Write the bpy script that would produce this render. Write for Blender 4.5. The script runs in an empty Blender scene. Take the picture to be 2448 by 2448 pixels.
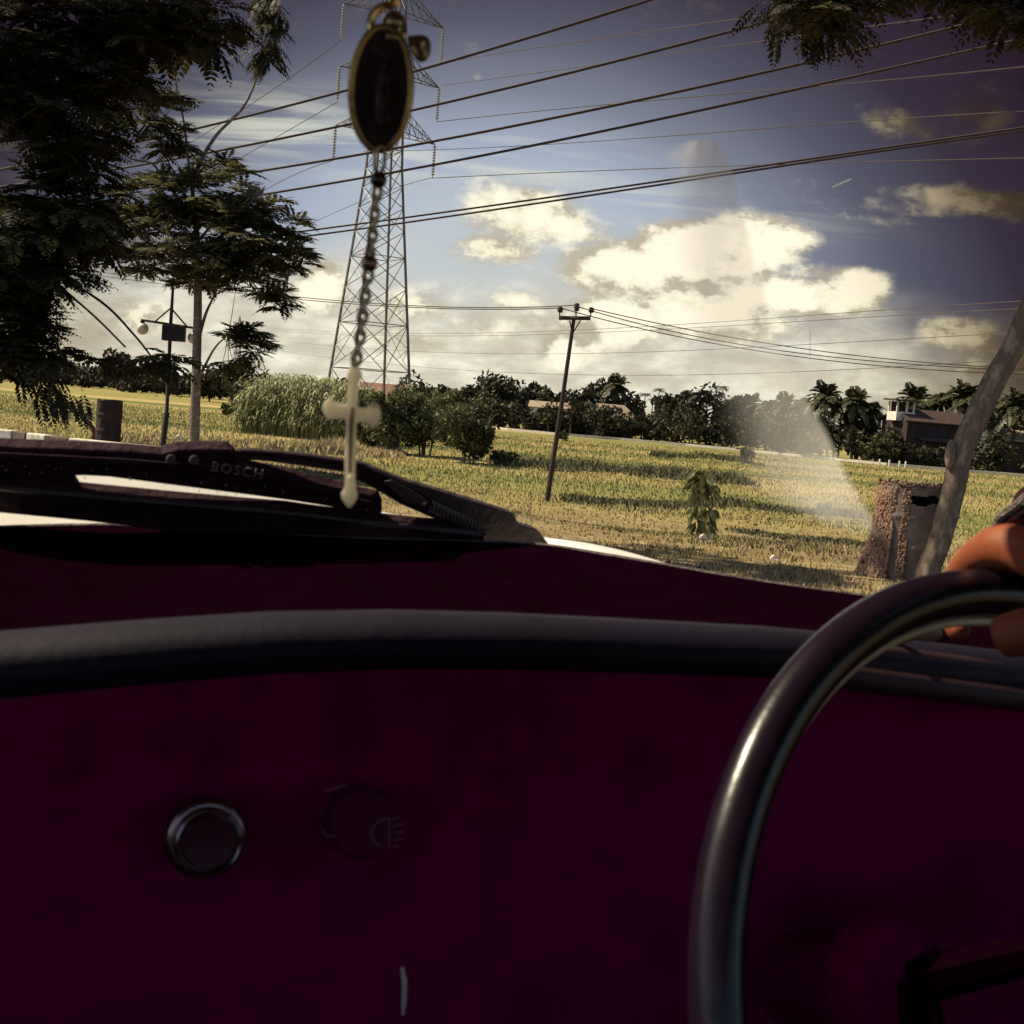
import bpy, math, random
import numpy as np
from mathutils import Vector, Matrix
D = bpy.data
SC = bpy.context.scene
COL = SC.collection
rad = math.radians
rng = np.random.default_rng(11)

# ------------------------------------------------------------------ camera
FPX = 3060.0                      # focal length in pixels of the 2448 px photograph
PITCH, ROLL, EYE = rad(4.6), rad(4.6), 1.35
CAM = np.array([0.0, 0.0, EYE])
FW = np.array([0, math.cos(PITCH), -math.sin(PITCH)])
UP0 = np.array([0, math.sin(PITCH), math.cos(PITCH)])
RT0 = np.array([1.0, 0, 0])
CX = RT0 * math.cos(ROLL) + UP0 * math.sin(ROLL)
CY = -RT0 * math.sin(ROLL) + UP0 * math.cos(ROLL)
cd = D.cameras.new("camera")
cam = D.objects.new("camera", cd)
COL.objects.link(cam)
M = Matrix(((CX[0], CY[0], -FW[0], 0), (CX[1], CY[1], -FW[1], 0), (CX[2], CY[2], -FW[2], 0), (0, 0, 0, 1)))
cam.matrix_world = Matrix.Translation(CAM) @ M
cd.sensor_width = 36
cd.lens = 36 * FPX / 2448
cd.clip_start, cd.clip_end = 0.02, 6000
cd.dof.use_dof = True
cd.dof.focus_distance = 18
cd.dof.aperture_fstop = (cd.lens / 1000) / 0.0017
SC.camera = cam

# ------------------------------------------------------------------ sun, sky, exposure
SUN_AZ, SUN_EL = rad(-75), rad(48)          # azimuth from +Y, positive towards +X
sd = Vector((math.sin(SUN_AZ) * math.cos(SUN_EL), math.cos(SUN_AZ) * math.cos(SUN_EL), math.sin(SUN_EL)))
sl = D.lights.new("sun", 'SUN')
sl.energy, sl.angle, sl.color = 5.0, rad(0.5), (1.0, 0.87, 0.62)
sun = D.objects.new("sun", sl)
COL.objects.link(sun)
sun.rotation_euler = sd.to_track_quat('Z', 'Y').to_euler()
SC.view_settings.view_transform = 'Standard'
SC.view_settings.look = 'None'
SC.view_settings.exposure = 0.5
SC.view_settings.gamma = 1.0
SC.cycles.use_denoising = True
SC.cycles.max_bounces = 8
SC.cycles.transparent_max_bounces = 16
SC.cycles.caustics_reflective = False
SC.cycles.caustics_refractive = False


def ray(px, py):
    return FW + CX * (px - 1224) / FPX - CY * (py - 1224) / FPX


def P(px, py, Y):                  # the world point seen at a photograph pixel, Y metres ahead
    d = ray(px, py)
    return CAM + d * (Y / d[1])


def uv(px, py):                    # direction of a pixel as (x/y, z/y)
    d = ray(px, py)
    return d[0] / d[1], d[2] / d[1]


world = D.worlds.new("World")
SC.world = world
world.use_nodes = True
WT = world.node_tree
WT.nodes.clear()


class NX:                          # tiny expression builder for math nodes
    def __init__(s, t, sock): s.t, s.s = t, sock
    def _op(s, op, *o, clamp=False):
        n = s.t.nodes.new('ShaderNodeMath'); n.operation = op; n.use_clamp = clamp
        for i, v in enumerate((s,) + o):
            if isinstance(v, NX): s.t.links.new(v.s, n.inputs[i])
            else: n.inputs[i].default_value = v
        return NX(s.t, n.outputs[0])
    def __add__(s, o): return s._op('ADD', o)
    def __sub__(s, o): return s._op('SUBTRACT', o)
    def __mul__(s, o): return s._op('MULTIPLY', o)
    def __truediv__(s, o): return s._op('DIVIDE', o)
    def max(s, o): return s._op('MAXIMUM', o)
    def min(s, o): return s._op('MINIMUM', o)
    def exp(s): return NX.c(s.t, math.e)._op('POWER', s)
    def sqrt(s): return s._op('SQRT')
    @staticmethod
    def c(t, v):
        n = t.nodes.new('ShaderNodeValue'); n.outputs[0].default_value = v
        return NX(t, n.outputs[0])
    def smooth(s, a, b):
        n = s.t.nodes.new('ShaderNodeMapRange'); n.interpolation_type = 'SMOOTHSTEP'
        n.inputs['From Min'].default_value = a; n.inputs['From Max'].default_value = b
        s.t.links.new(s.s, n.inputs['Value'])
        return NX(s.t, n.outputs[0])


def mixc(t, f, a, b, mode='MIX'):
    n = t.nodes.new('ShaderNodeMix'); n.data_type = 'RGBA'; n.blend_type = mode
    for k, v in ((0, f), (6, a), (7, b)):
        if hasattr(v, 's'): v = v.s
        if isinstance(v, (tuple, list)): n.inputs[k].default_value = (*v, 1)[:4]
        elif isinstance(v, (int, float)): n.inputs[k].default_value = v
        else: t.links.new(v, n.inputs[k])
    return n.outputs[2]


def ramp(t, fac, stops):
    n = t.nodes.new('ShaderNodeValToRGB')
    while len(n.color_ramp.elements) < len(stops): n.color_ramp.elements.new(0.5)
    for e, (p, c) in zip(n.color_ramp.elements, stops):
        e.position = p; e.color = (*c, 1)
    t.links.new(fac.s if hasattr(fac, 's') else fac, n.inputs[0])
    return n.outputs[0]


def S(r, g, b):                    # sRGB 0-255 to linear
    return tuple(((c / 255 + 0.055) / 1.055) ** 2.4 if c > 10 else c / 255 / 12.92 for c in (r, g, b))


def build_sky():
    t = WT
    tc = t.nodes.new('ShaderNodeTexCoord')
    sep = t.nodes.new('ShaderNodeSeparateXYZ'); t.links.new(tc.outputs['Generated'], sep.inputs[0])
    x, y, z = (NX(t, sep.outputs[i]) for i in range(3))
    yc = y.max(0.03)
    u, v = x / yc, z / yc
    # soft sky brightness: pale low ahead, deep and dark higher up and to the sides
    du, dv = (u + 0.03) / 0.42, (v - 0.045) / 0.31
    rr = (du * du + dv * dv).sqrt()
    rr2 = rr / 1.6
    blue = ramp(t, rr2, [(0.0, S(200, 205, 204)), (.2, S(188, 197, 204)), (.31, S(162, 173, 194)), (.40, S(124, 129, 146)),
                         (.5, S(86, 87, 104)), (.62, S(56, 47, 62)), (.85, S(33, 8, 26))])
    sky = t.nodes.new('ShaderNodeTexSky'); sky.sky_type = 'NISHITA'; sky.sun_disc = False
    sky.sun_elevation = SUN_EL; sky.sun_rotation = SUN_AZ; sky.dust_density = 2.0
    # cumulus: gathered where the photograph shows them, edges broken by noise
    comb = t.nodes.new('ShaderNodeCombineXYZ')
    t.links.new(u.s, comb.inputs[0]); t.links.new((v * 1.5).s, comb.inputs[1])
    def noise(scale, detail, off=(0, 0), rough=.55, sc=(1, 1), dist=0.0):
        mp = t.nodes.new('ShaderNodeMapping'); mp.inputs['Location'].default_value = (*off, 0)
        mp.inputs['Scale'].default_value = (*sc, 1)
        t.links.new(comb.outputs[0], mp.inputs[0])
        n = t.nodes.new('ShaderNodeTexNoise'); n.inputs['Scale'].default_value = scale
        n.inputs['Detail'].default_value = detail; n.inputs['Roughness'].default_value = rough
        n.inputs['Distortion'].default_value = dist
        t.links.new(mp.outputs[0], n.inputs['Vector'])
        return NX(t, n.outputs['Fac'])
    n1 = noise(15, 9, (3.1, 1.7), .63)
    n2 = noise(15, 5, (3.1 + .012, 1.7 - .016), .6)      # the same field a little towards the sun: gives lit and shaded sides
    nb = noise(6, 4, (7.3, 2.2), .5)
    blobs = [(1500, 640, 150, 60, 1.0), (1650, 610, 150, 62, 1.15), (1790, 585, 110, 62, 1.15), (1880, 575, 70, 34, .8), (1560, 680, 190, 40, .7),
             (1250, 520, 150, 62, .85), (1200, 590, 110, 45, .7), (1380, 560, 130, 50, .55), (1230, 720, 60, 24, .6),
             (1900, 710, 170, 45, 1.1), (2050, 690, 75, 40, 1.05), (1700, 770, 210, 48, .95), (1480, 765, 130, 44, 1.0), (1900, 650, 110, 28, .6),
             (2330, 482, 150, 36, .80), (2250, 505, 150, 28, .5), (2150, 530, 160, 16, .36), (1650, 715, 300, 70, .62), (1350, 770, 240, 46, .55), (1050, 760, 170, 40, .45), (2000, 660, 120, 30, .5),
             (2150, 295, 95, 46, .52), (2330, 270, 100, 50, .42),
             (2300, 800, 100, 40, .95), (2380, 860, 150, 60, .6), (1000, 730, 90, 46, .75), (770, 690, 52, 60, .95), (1350, 830, 60, 60, .75),
             (1050, 820, 200, 34, .42), (350, 760, 90, 45, .6), (1150, 790, 90, 30, .5), (420, 690, 120, 40, .35)]
    dens = None
    for px, py, rx, ry, s in blobs:
        a, b = uv(px, py)
        e = ((u - a) * (FPX / rx / 1.25)), ((v - b) * (FPX / ry / 1.25))
        g = (e[0] * e[0] + e[1] * e[1]) * -1.0
        g = g.exp() * s
        dens = g if dens is None else dens._op('SMOOTH_MAX', g, 0.18)
    fld = dens + (n1 - 0.5) * 1.2
    mask = fld.smooth(0.25, 0.62)
    core = fld.smooth(0.5, 1.0)
    lit = ((n1 - n2) * 5.0 + 0.25 + core * 0.75 + (dens - .5) * .35)._op('ADD', 0.0, clamp=True)
    ccol = ramp(t, lit, [(0.0, S(190, 179, 156)), (.28, S(216, 207, 183)), (.5, S(244, 238, 210)), (1.0, (1.12, 1.0, 0.78))])
    # a low grey bank of cloud across the whole horizon
    bank_edge = v + (nb - 0.5) * 0.10 + (u * u) * 0.06
    bank = NX.c(t, 1.0) - bank_edge.smooth(0.05, 0.13)
    nn = noise(20, 6, (1.2, 9.3), .6, (1.0, 1.7))
    bcol = ramp(t, nn, [(.22, S(192, 180, 156)), (.43, S(212, 203, 180)), (.55, S(232, 226, 202)), (.66, S(255, 250, 226))])
    # thin cirrus combed across the upper left
    mp = t.nodes.new('ShaderNodeMapping'); mp.inputs['Rotation'].default_value = (0, 0, rad(-14)); mp.inputs['Scale'].default_value = (2.2, 16, 1)
    t.links.new(comb.outputs[0], mp.inputs[0])
    cn = t.nodes.new('ShaderNodeTexNoise'); cn.inputs['Scale'].default_value = 3.0; cn.inputs['Detail'].default_value = 6
    cn.inputs['Distortion'].default_value = 1.2
    t.links.new(mp.outputs[0], cn.inputs['Vector'])
    cir = None
    for px, py, rx, ry, s in [(640, 300, 240, 80, 1.0), (900, 360, 200, 70, .8), (1270, 400, 190, 70, .75), (480, 260, 120, 40, .6), (60, 320, 140, 120, .5),
                              (1500, 470, 260, 40, .5), (1900, 530, 220, 40, .25)]:
        a, b = uv(px, py)
        e = ((u - a) * (FPX / rx)), ((v - b) * (FPX / ry))
        g = ((e[0] * e[0] + e[1] * e[1]) * -1.0).exp() * s
        cir = g if cir is None else cir.max(g)
    cirm = (cir * NX(t, cn.outputs['Fac']).smooth(0.36, 0.66)) * 0.75
    dark = NX.c(t, 1.0) - rr.smooth(0.58, 1.12)
    dk = ramp(t, dark, [(0.0, (.07, .048, .040)), (.25, (.24, .20, .16)), (.55, (.62, .58, .50)), (1.0, (1, 1, 1))])
    c = mixc(t, cirm, blue, mixc(t, 1.0, S(224, 226, 208), dk, 'MULTIPLY'))
    c = mixc(t, bank * 0.92, c, mixc(t, 1.0, bcol, dk, 'MULTIPLY'))
    c = mixc(t, mask, c, mixc(t, 1.0, ccol, dk, 'MULTIPLY'))
    front = y.smooth(0.04, 0.35)
    b1 = t.nodes.new('ShaderNodeBackground'); t.links.new(c, b1.inputs['Color']); b1.inputs['Strength'].default_value = 0.72
    b2 = t.nodes.new('ShaderNodeBackground'); t.links.new(sky.outputs[0], b2.inputs['Color']); b2.inputs['Strength'].default_value = 0.10
    mx = t.nodes.new('ShaderNodeMixShader'); t.links.new(front.s, mx.inputs[0]); t.links.new(b2.outputs[0], mx.inputs[1]); t.links.new(b1.outputs[0], mx.inputs[2])
    out = t.nodes.new('ShaderNodeOutputWorld'); t.links.new(mx.outputs[0], out.inputs['Surface'])


build_sky()

# ------------------------------------------------------------------ materials
def base_mat(name):
    m = D.materials.new(name); m.use_nodes = True
    t = m.node_tree
    return m, t, t.nodes['Principled BSDF']


def mat(name, c1, c2=None, rough=.7, spec=.3, scale=8.0, metal=0.0, bump=0.0, bscale=None, lo=.35, hi=.65, coord='Object', detail=5, stretch=(1, 1, 1), c3=None):
    m, t, b = base_mat(name)
    b.inputs['Roughness'].default_value = rough
    b.inputs['Specular IOR Level'].default_value = spec
    b.inputs['Metallic'].default_value = metal
    tc = t.nodes.new('ShaderNodeTexCoord')
    mp = t.nodes.new('ShaderNodeMapping'); mp.inputs['Scale'].default_value = stretch
    t.links.new(tc.outputs[coord], mp.inputs[0])
    n = t.nodes.new('ShaderNodeTexNoise'); n.inputs['Scale'].default_value = scale; n.inputs['Detail'].default_value = detail
    n.inputs['Roughness'].default_value = .62
    t.links.new(mp.outputs[0], n.inputs['Vector'])
    if c2 is None: c2 = tuple(x * .7 for x in c1)
    st = [(lo, c1), (hi, c2)]
    if c3: st = [(lo, c1), ((lo + hi) / 2, c2), (hi, c3)]
    t.links.new(ramp(t, n.outputs['Fac'], st), b.inputs['Base Color'])
    if bump:
        bn = t.nodes.new('ShaderNodeTexNoise'); bn.inputs['Scale'].default_value = bscale or scale * 3; bn.inputs['Detail'].default_value = 6
        t.links.new(mp.outputs[0], bn.inputs['Vector'])
        bp = t.nodes.new('ShaderNodeBump'); bp.inputs['Strength'].default_value = bump; bp.inputs['Distance'].default_value = .02
        t.links.new(bn.outputs['Fac'], bp.inputs['Height']); t.links.new(bp.outputs[0], b.inputs['Normal'])
    return m


def leaf_mat(name, stops, trans=.25, rough=.6, up=0.0):
    m, t, b = base_mat(name)
    a = t.nodes.new('ShaderNodeAttribute'); a.attribute_name = 'rnd'
    col = ramp(t, a.outputs['Fac'], stops)
    t.links.new(col, b.inputs['Base Color'])
    b.inputs['Roughness'].default_value = rough; b.inputs['Specular IOR Level'].default_value = .25
    if up:                               # thin blades: shade as the soft sward they make together
        ge = t.nodes.new('ShaderNodeNewGeometry'); vm = t.nodes.new('ShaderNodeVectorMath'); vm.operation = 'SCALE'; vm.inputs['Scale'].default_value = 1 - up
        va = t.nodes.new('ShaderNodeVectorMath'); va.operation = 'ADD'; va.inputs[1].default_value = (0, 0, up); vn = t.nodes.new('ShaderNodeVectorMath'); vn.operation = 'NORMALIZE'
        t.links.new(ge.outputs['Normal'], vm.inputs[0]); t.links.new(vm.outputs[0], va.inputs[0]); t.links.new(va.outputs[0], vn.inputs[0]); t.links.new(vn.outputs[0], b.inputs['Normal'])
    if trans:
        tr = t.nodes.new('ShaderNodeBsdfTranslucent'); t.links.new(col, tr.inputs[0])
        mx = t.nodes.new('ShaderNodeMixShader'); mx.inputs[0].default_value = trans
        t.links.new(b.outputs[0], mx.inputs[1]); t.links.new(tr.outputs[0], mx.inputs[2])
        t.links.new(mx.outputs[0], t.nodes['Material Output'].inputs['Surface'])
    return m


# ------------------------------------------------------------------ mesh helpers
def tag(o, label=None, cat=None, group=None, kind=None):
    for k, v in (('label', label), ('category', cat), ('group', group), ('kind', kind)):
        if v: o[k] = v
    return o


def link_mesh(name, me, m=None, parent=None, local=False):
    o = D.objects.new(name, me); COL.objects.link(o)
    if m: me.materials.append(m)
    if parent is not None:
        o.parent = parent
        if not local and parent.type == 'EMPTY':
            o.matrix_parent_inverse = parent_inv(parent)
    return o


def parent_inv(p):
    return (Matrix.Translation(p.location) @ p.rotation_euler.to_matrix().to_4x4()).inverted()


def empty(name, loc, label, cat, group=None, rot=0.0):
    o = D.objects.new(name, None); COL.objects.link(o)
    o.location = Vector([float(c) for c in loc]); o.rotation_euler = (0, 0, rot); o.empty_display_size = .2
    return tag(o, label, cat, group)


def np_mesh(name, V, F, rnd=None, smooth=False):
    V = np.asarray(V, dtype=np.float32); F = np.asarray(F, dtype=np.int32)
    me = D.meshes.new(name)
    k = F.shape[1]
    me.vertices.add(len(V)); me.vertices.foreach_set('co', V.ravel())
    me.loops.add(F.size); me.loops.foreach_set('vertex_index', F.ravel())
    me.polygons.add(len(F)); me.polygons.foreach_set('loop_start', np.arange(0, F.size, k, dtype=np.int32))
    if rnd is not None:
        at = me.attributes.new('rnd', 'FLOAT', 'FACE'); at.data.foreach_set('value', np.asarray(rnd, dtype=np.float32))
    me.update(calc_edges=True); me.validate()
    if smooth: me.polygons.foreach_set('use_smooth', np.ones(len(F), dtype=bool))
    return me


class MB:
    def __init__(s): s.v, s.f = [], []
    def add(s, V, F):
        o = len(s.v); s.v += [tuple(map(float, p)) for p in V]; s.f += [tuple(i + o for i in f) for f in F]; return s
    def box(s, c, size, R=None):
        c = np.array(c, float); h = np.array(size, float) / 2
        V = [np.array((sx * h[0], sy * h[1], sz * h[2])) for sx in (-1, 1) for sy in (-1, 1) for sz in (-1, 1)]
        if R is not None: V = [np.array(R) @ p for p in V]
        return s.add([c + p for p in V], [(0, 1, 3, 2), (4, 6, 7, 5), (0, 4, 5, 1), (2, 3, 7, 6), (0, 2, 6, 4), (1, 5, 7, 3)])
    def tube(s, pts, r, n=8, caps=True, closed=False):
        pts = [np.array(p, float) for p in pts]; N = len(pts)
        rs = r if isinstance(r, (list, tuple, np.ndarray)) else [r] * N
        V, F = [], []
        ref = None
        for i in range(N):
            a = pts[(i - 1) % N] if (closed or i > 0) else pts[i]
            b = pts[(i + 1) % N] if (closed or i < N - 1) else pts[i]
            T = b - a; T /= (np.linalg.norm(T) + 1e-12)
            if ref is None:
                ref = np.array((0, 0, 1.0)) if abs(T[2]) < .9 else np.array((1.0, 0, 0))
            A = ref - T * (ref @ T); A /= (np.linalg.norm(A) + 1e-12); ref = A
            B = np.cross(T, A)
            for k in range(n):
                w = 2 * math.pi * k / n
                V.append(pts[i] + rs[i] * (math.cos(w) * A + math.sin(w) * B))
        for i in range(N if closed else N - 1):
            j = (i + 1) % N
            for k in range(n):
                k2 = (k + 1) % n
                F.append((i * n + k, i * n + k2, j * n + k2, j * n + k))
        if caps and not closed:
            F.append(tuple(reversed(range(n)))); F.append(tuple((N - 1) * n + k for k in range(n)))
        return s.add(V, F)
    def bar(s, a, b, w):                # square-section member
        return s.tube([a, b], w * .7, 4)
    def lathe(s, prof, c=(0, 0, 0), n=24, axis=None):
        c = np.array(c, float)
        if axis is None: X, Y, Z = np.eye(3)
        else:
            Z = np.array(axis, float); Z /= np.linalg.norm(Z)
            X = np.cross(Z, (0, 0, 1.0)) if abs(Z[2]) < .9 else np.cross(Z, (1.0, 0, 0)); X /= np.linalg.norm(X); Y = np.cross(Z, X)
        V, F = [], []
        for r, h in prof:
            for k in range(n):
                w = 2 * math.pi * k / n
                V.append(c + X * r * math.cos(w) + Y * r * math.sin(w) + Z * h)
        for i in range(len(prof) - 1):
            for k in range(n):
                k2 = (k + 1) % n
                F.append((i * n + k, i * n + k2, (i + 1) * n + k2, (i + 1) * n + k))
        F.append(tuple(reversed(range(n)))); F.append(tuple((len(prof) - 1) * n + k for k in range(n)))
        return s.add(V, F)
    def ball(s, c, r, n=14, sq=(1, 1, 1)):
        prof = []
        c = np.array(c, float); V, F = [], []
        m = n // 2 + 1
        for i in range(m):
            a = -math.pi / 2 + math.pi * (i + .02) / (m - .96)
            for k in range(n):
                w = 2 * math.pi * k / n
                V.append(c + np.array((sq[0] * r * math.cos(a) * math.cos(w), sq[1] * r * math.cos(a) * math.sin(w), sq[2] * r * math.sin(a))))
        for i in range(m - 1):
            for k in range(n):
                k2 = (k + 1) % n
                F.append((i * n + k, i * n + k2, (i + 1) * n + k2, (i + 1) * n + k))
        F.append(tuple(reversed(range(n)))); F.append(tuple((m - 1) * n + k for k in range(n)))
        return s.add(V, F)
    def prism(s, pts, off):             # polygon (3-D points) thickened along off
        a = [np.array(p, float) for p in pts]; off = np.array(off, float); n = len(a)
        V = a + [p + off for p in a]
        F = [tuple(range(n)), tuple(reversed(range(n, 2 * n)))] + [(i, i + n, (i + 1) % n + n, (i + 1) % n) for i in range(n)]
        return s.add(V, F)
    def grid(s, rows):                  # rows of equal-length point lists
        n = len(rows[0]); V = [p for r in rows for p in r]
        F = [(i * n + k, i * n + k + 1, (i + 1) * n + k + 1, (i + 1) * n + k) for i in range(len(rows) - 1) for k in range(n - 1)]
        return s.add(V, F)
    def build(s, name, m, parent=None, smooth=False, local=False, bevel=0.0, tri=False, angle=40):
        me = D.meshes.new(name); me.from_pydata(s.v, [], s.f); me.update(); me.validate()
        import bmesh
        bm = bmesh.new(); bm.from_mesh(me)
        bmesh.ops.recalc_face_normals(bm, faces=bm.faces)
        bm.to_mesh(me); bm.free()
        if smooth:
            me.polygons.foreach_set('use_smooth', np.ones(len(me.polygons), dtype=bool))
            me.set_sharp_from_angle(angle=rad(angle))
        o = link_mesh(name, me, m, parent, local)
        if bevel:
            b = o.modifiers.new('bevel', 'BEVEL'); b.width = bevel; b.segments = 2; b.limit_method = 'ANGLE'
        return o


def catmull(pts, k=6):
    pts = [np.array(p, float) for p in pts]
    q = [2 * pts[0] - pts[1]] + pts + [2 * pts[-1] - pts[-2]]
    out = []
    for i in range(1, len(q) - 2):
        for j in range(k):
            t = j / k
            out.append(.5 * (2 * q[i] + (q[i + 1] - q[i - 1]) * t + (2 * q[i - 1] - 5 * q[i] + 4 * q[i + 1] - q[i + 2]) * t * t + (3 * q[i] - q[i - 1] - 3 * q[i + 1] + q[i + 2]) * t ** 3))
    return out + [pts[-1]]


# ------------------------------------------------------------------ terrain
def smooth(t): t = np.clip(t, 0, 1); return t * t * (3 - 2 * t)


def H(x, y):
    s0 = 24 - 11 * smooth((np.asarray(x, float) + 6) / 8)
    return -1.75 * smooth((np.asarray(y, float) - s0) / 22)


def G(px, py):
    d = ray(px, py); t = 3.0
    for _ in range(400):
        p = CAM + d * t
        h = p[2] - H(p[0], p[1])
        if h < .002: break
        t += max(.02, h * .6)
    return CAM + d * t


def gz(x, y): return float(H(x, y))


PB = np.array([40, 47, 53, 60, 68, 75, 84, 93, 103, 113, 126, 138, 152, 170, 190, 220, 260, 310, 380, 470, 600, 5000.])
PV = np.array([.55, .40, .18, .62, .95, .80, .22, .70, .30, .85, .35, .65, .25, .75, .45, .8, .3, .7, .4, .6, .5, .5])


def plot(x, y):                          # which rice plot: 0 green .. 1 ripe
    yy = y + .085 * x + .9 * np.sin(x * .045) + .35 * np.sin(x * .31 + y * .05)
    i = np.clip(np.searchsorted(PB, yy), 1, len(PB) - 1)
    f = smooth((yy - PB[i - 1]) / np.maximum(PB[i] - PB[i - 1], 1) / .10)
    shift = np.where((x < -12) & (i > 1), .35 * np.sin(i * 2.3), 0)
    return np.clip(PV[i - 1] * f + PV[np.maximum(i - 2, 0)] * (1 - f) + shift * f, 0, 1)


def build_ground():
    ys = np.concatenate([np.linspace(-40, 0, 9), np.linspace(1.5, 60, 118)[0:], np.geomspace(61, 200, 110), np.geomspace(210, 4000, 26)])
    a = np.linspace(-1, 1, 121)
    rows = []
    for y in ys:
        w = 30 + max(y, 0) * 1.1
        xs = a * w
        z = H(xs, np.full_like(xs, y)) + .025 * np.sin(xs * 1.3 + y * .7) * np.sin(y * 1.1 - xs * .4) * (1 if y > 26 else 0)
        rows.append(np.stack([xs, np.full_like(xs, y), z], 1))
    V = np.concatenate(rows); n = len(a)
    i, k = np.meshgrid(np.arange(len(ys) - 1), np.arange(n - 1), indexing='ij')
    F = np.stack([i * n + k, i * n + k + 1, (i + 1) * n + k + 1, (i + 1) * n + k], -1).reshape(-1, 4)
    me = np_mesh('ground', V, F, smooth=True)
    at = me.attributes.new('plot', 'FLOAT', 'POINT'); at.data.foreach_set('value', plot(V[:, 0], V[:, 1]).astype(np.float32))
    m, t, b = base_mat('field_ground')
    b.inputs['Roughness'].default_value = .95; b.inputs['Specular IOR Level'].default_value = .1
    tc = t.nodes.new('ShaderNodeTexCoord')
    def ns(scale, st, detail=5, dist=0.0):
        mp = t.nodes.new('ShaderNodeMapping'); mp.inputs['Scale'].default_value = st
        mp.inputs['Rotation'].default_value = (0, 0, rad(4))
        t.links.new(tc.outputs['Object'], mp.inputs[0])
        q = t.nodes.new('ShaderNodeTexNoise'); q.inputs['Scale'].default_value = scale; q.inputs['Detail'].default_value = detail
        q.inputs['Distortion'].default_value = dist; q.inputs['Roughness'].default_value = .6
        t.links.new(mp.outputs[0], q.inputs['Vector']); return NX(t, q.outputs['Fac'])
    bands = ns(1.0, (.004, .075, 1), 3, .25)
    fine = ns(1.0, (.35, 1.4, 1), 7)
    tuft = ns(5.0, (1, 1, 1), 6)
    pa = t.nodes.new('ShaderNodeAttribute'); pa.attribute_name = 'plot'
    paddy = ramp(t, NX(t, pa.outputs['Fac']) * .8 + .1 + (bands - .5) * .5 + (fine - .5) * .35, [(.10, FIELD[0]), (.35, FIELD[2]), (.62, FIELD[1]), (.92, FIELD[3])])
    verge = ramp(t, ns(.55, (1, 1.6, 1), 6) * .6 + tuft * .4, [(.34, VERGE[0]), (.46, VERGE[1]), (.56, VERGE[2]), (.68, VERGE[3])])
    sep = t.nodes.new('ShaderNodeSeparateXYZ'); t.links.new(tc.outputs['Object'], sep.inputs[0])
    yy = NX(t, sep.outputs[1]) + (ns(.2, (1, 1, 1)) - .5) * 8
    c = mixc(t, yy.smooth(36, 46), verge, paddy)
    c = mixc(t, tuft.smooth(.3, .55), mixc(t, .45, c, DIRT), c)
    t.links.new(c, b.inputs['Base Color'])
    bp = t.nodes.new('ShaderNodeBump'); bp.inputs['Strength'].default_value = .7; bp.inputs['Distance'].default_value = .12
    t.links.new((tuft * .6 + fine * .4).s, bp.inputs['Height']); t.links.new(bp.outputs[0], b.inputs['Normal'])
    o = link_mesh('ground', me, m)
    tag(o, kind='structure')


FIELD = [(.14, .15, .050), (.30, .25, .09), (.22, .21, .07), (.40, .31, .13)]
VERGE = [(.12, .105, .045), (.20, .15, .075), (.30, .23, .12), (.40, .31, .18)]
DIRT = (.16, .095, .05)
build_ground()

asphalt = mat('asphalt', (.075, .068, .062), (.05, .045, .045), .9, .2, 6, bump=.3, bscale=120)
rd = MB()
rp = [(-30, 27.2), (-9.75, 24.55), (-8.3, 23.6), (-6.9, 22.0), (-5.6, 19.6), (-4.5, 17), (-2.5, 11), (-.2, 6), (2, 2), (2.6, -20), (-30, -20)]
rd.prism([(x, y, .004) for x, y in rp], (0, 0, -.05))
tag(rd.build('road', asphalt), kind='structure')

# ------------------------------------------------------------------ grass (nobody could count it)
grass_m = leaf_mat('dry_grass', [(0, (.11, .105, .035)), (.3, (.20, .155, .065)), (.6, (.33, .25, .12)), (1, (.48, .38, .20))], .15, .9, .75)
paddy_m = leaf_mat('paddy_leaf', [(0, (.12, .13, .045)), (.35, (.22, .205, .07)), (.6, (.34, .275, .105)), (1, (.44, .35, .15))], .15, .9, .75)


def hashnoise(x, y, s, sx=1.0, seed=0):
    r = np.random.default_rng(seed); g = r.random((64, 64))
    X, Y = x / s * sx, y / s
    i, j = np.floor(X).astype(int), np.floor(Y).astype(int); a, b = smooth(X - i), smooth(Y - j)
    f = lambda p, q: g[p % 64, q % 64]
    return (f(i, j) * (1 - a) + f(i + 1, j) * a) * (1 - b) + (f(i, j + 1) * (1 - a) + f(i + 1, j + 1) * a) * b


def blades(name, x, y, h, w, lean, rnd, m, per=1):
    n = len(x); z = H(x, y)
    th = rng.uniform(0, 2 * np.pi, n)
    b = np.stack([x, y, z - .02], 1)
    side = np.stack([np.cos(th), np.sin(th), 0 * th], 1) * (w * .5)[:, None]
    ld = rng.uniform(0, 2 * np.pi, n)
    tip = b + np.stack([np.cos(ld) * h * lean, np.sin(ld) * h * lean, h], 1)
    V = np.stack([b - side, b + side, tip], 1).reshape(-1, 3)
    F = np.arange(3 * n).reshape(-1, 3)
    return link_mesh(name, np_mesh(name, V, F, rnd), m)


def in_view(n, y0, y1, power=1.0):
    y = y0 * (y1 / y0) ** (rng.random(n) ** power)
    x = y * rng.uniform(-.47, .47, n)
    return x, y


def road_side(x, y):             # True on the asphalt
    xs = np.interp(y, [2, 6, 11, 17, 19.6, 22, 23.6, 24.55, 27.2], [2, -.2, -2.5, -4.5, -5.6, -6.9, -8.3, -9.75, -30])
    return x < xs + .12


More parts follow.
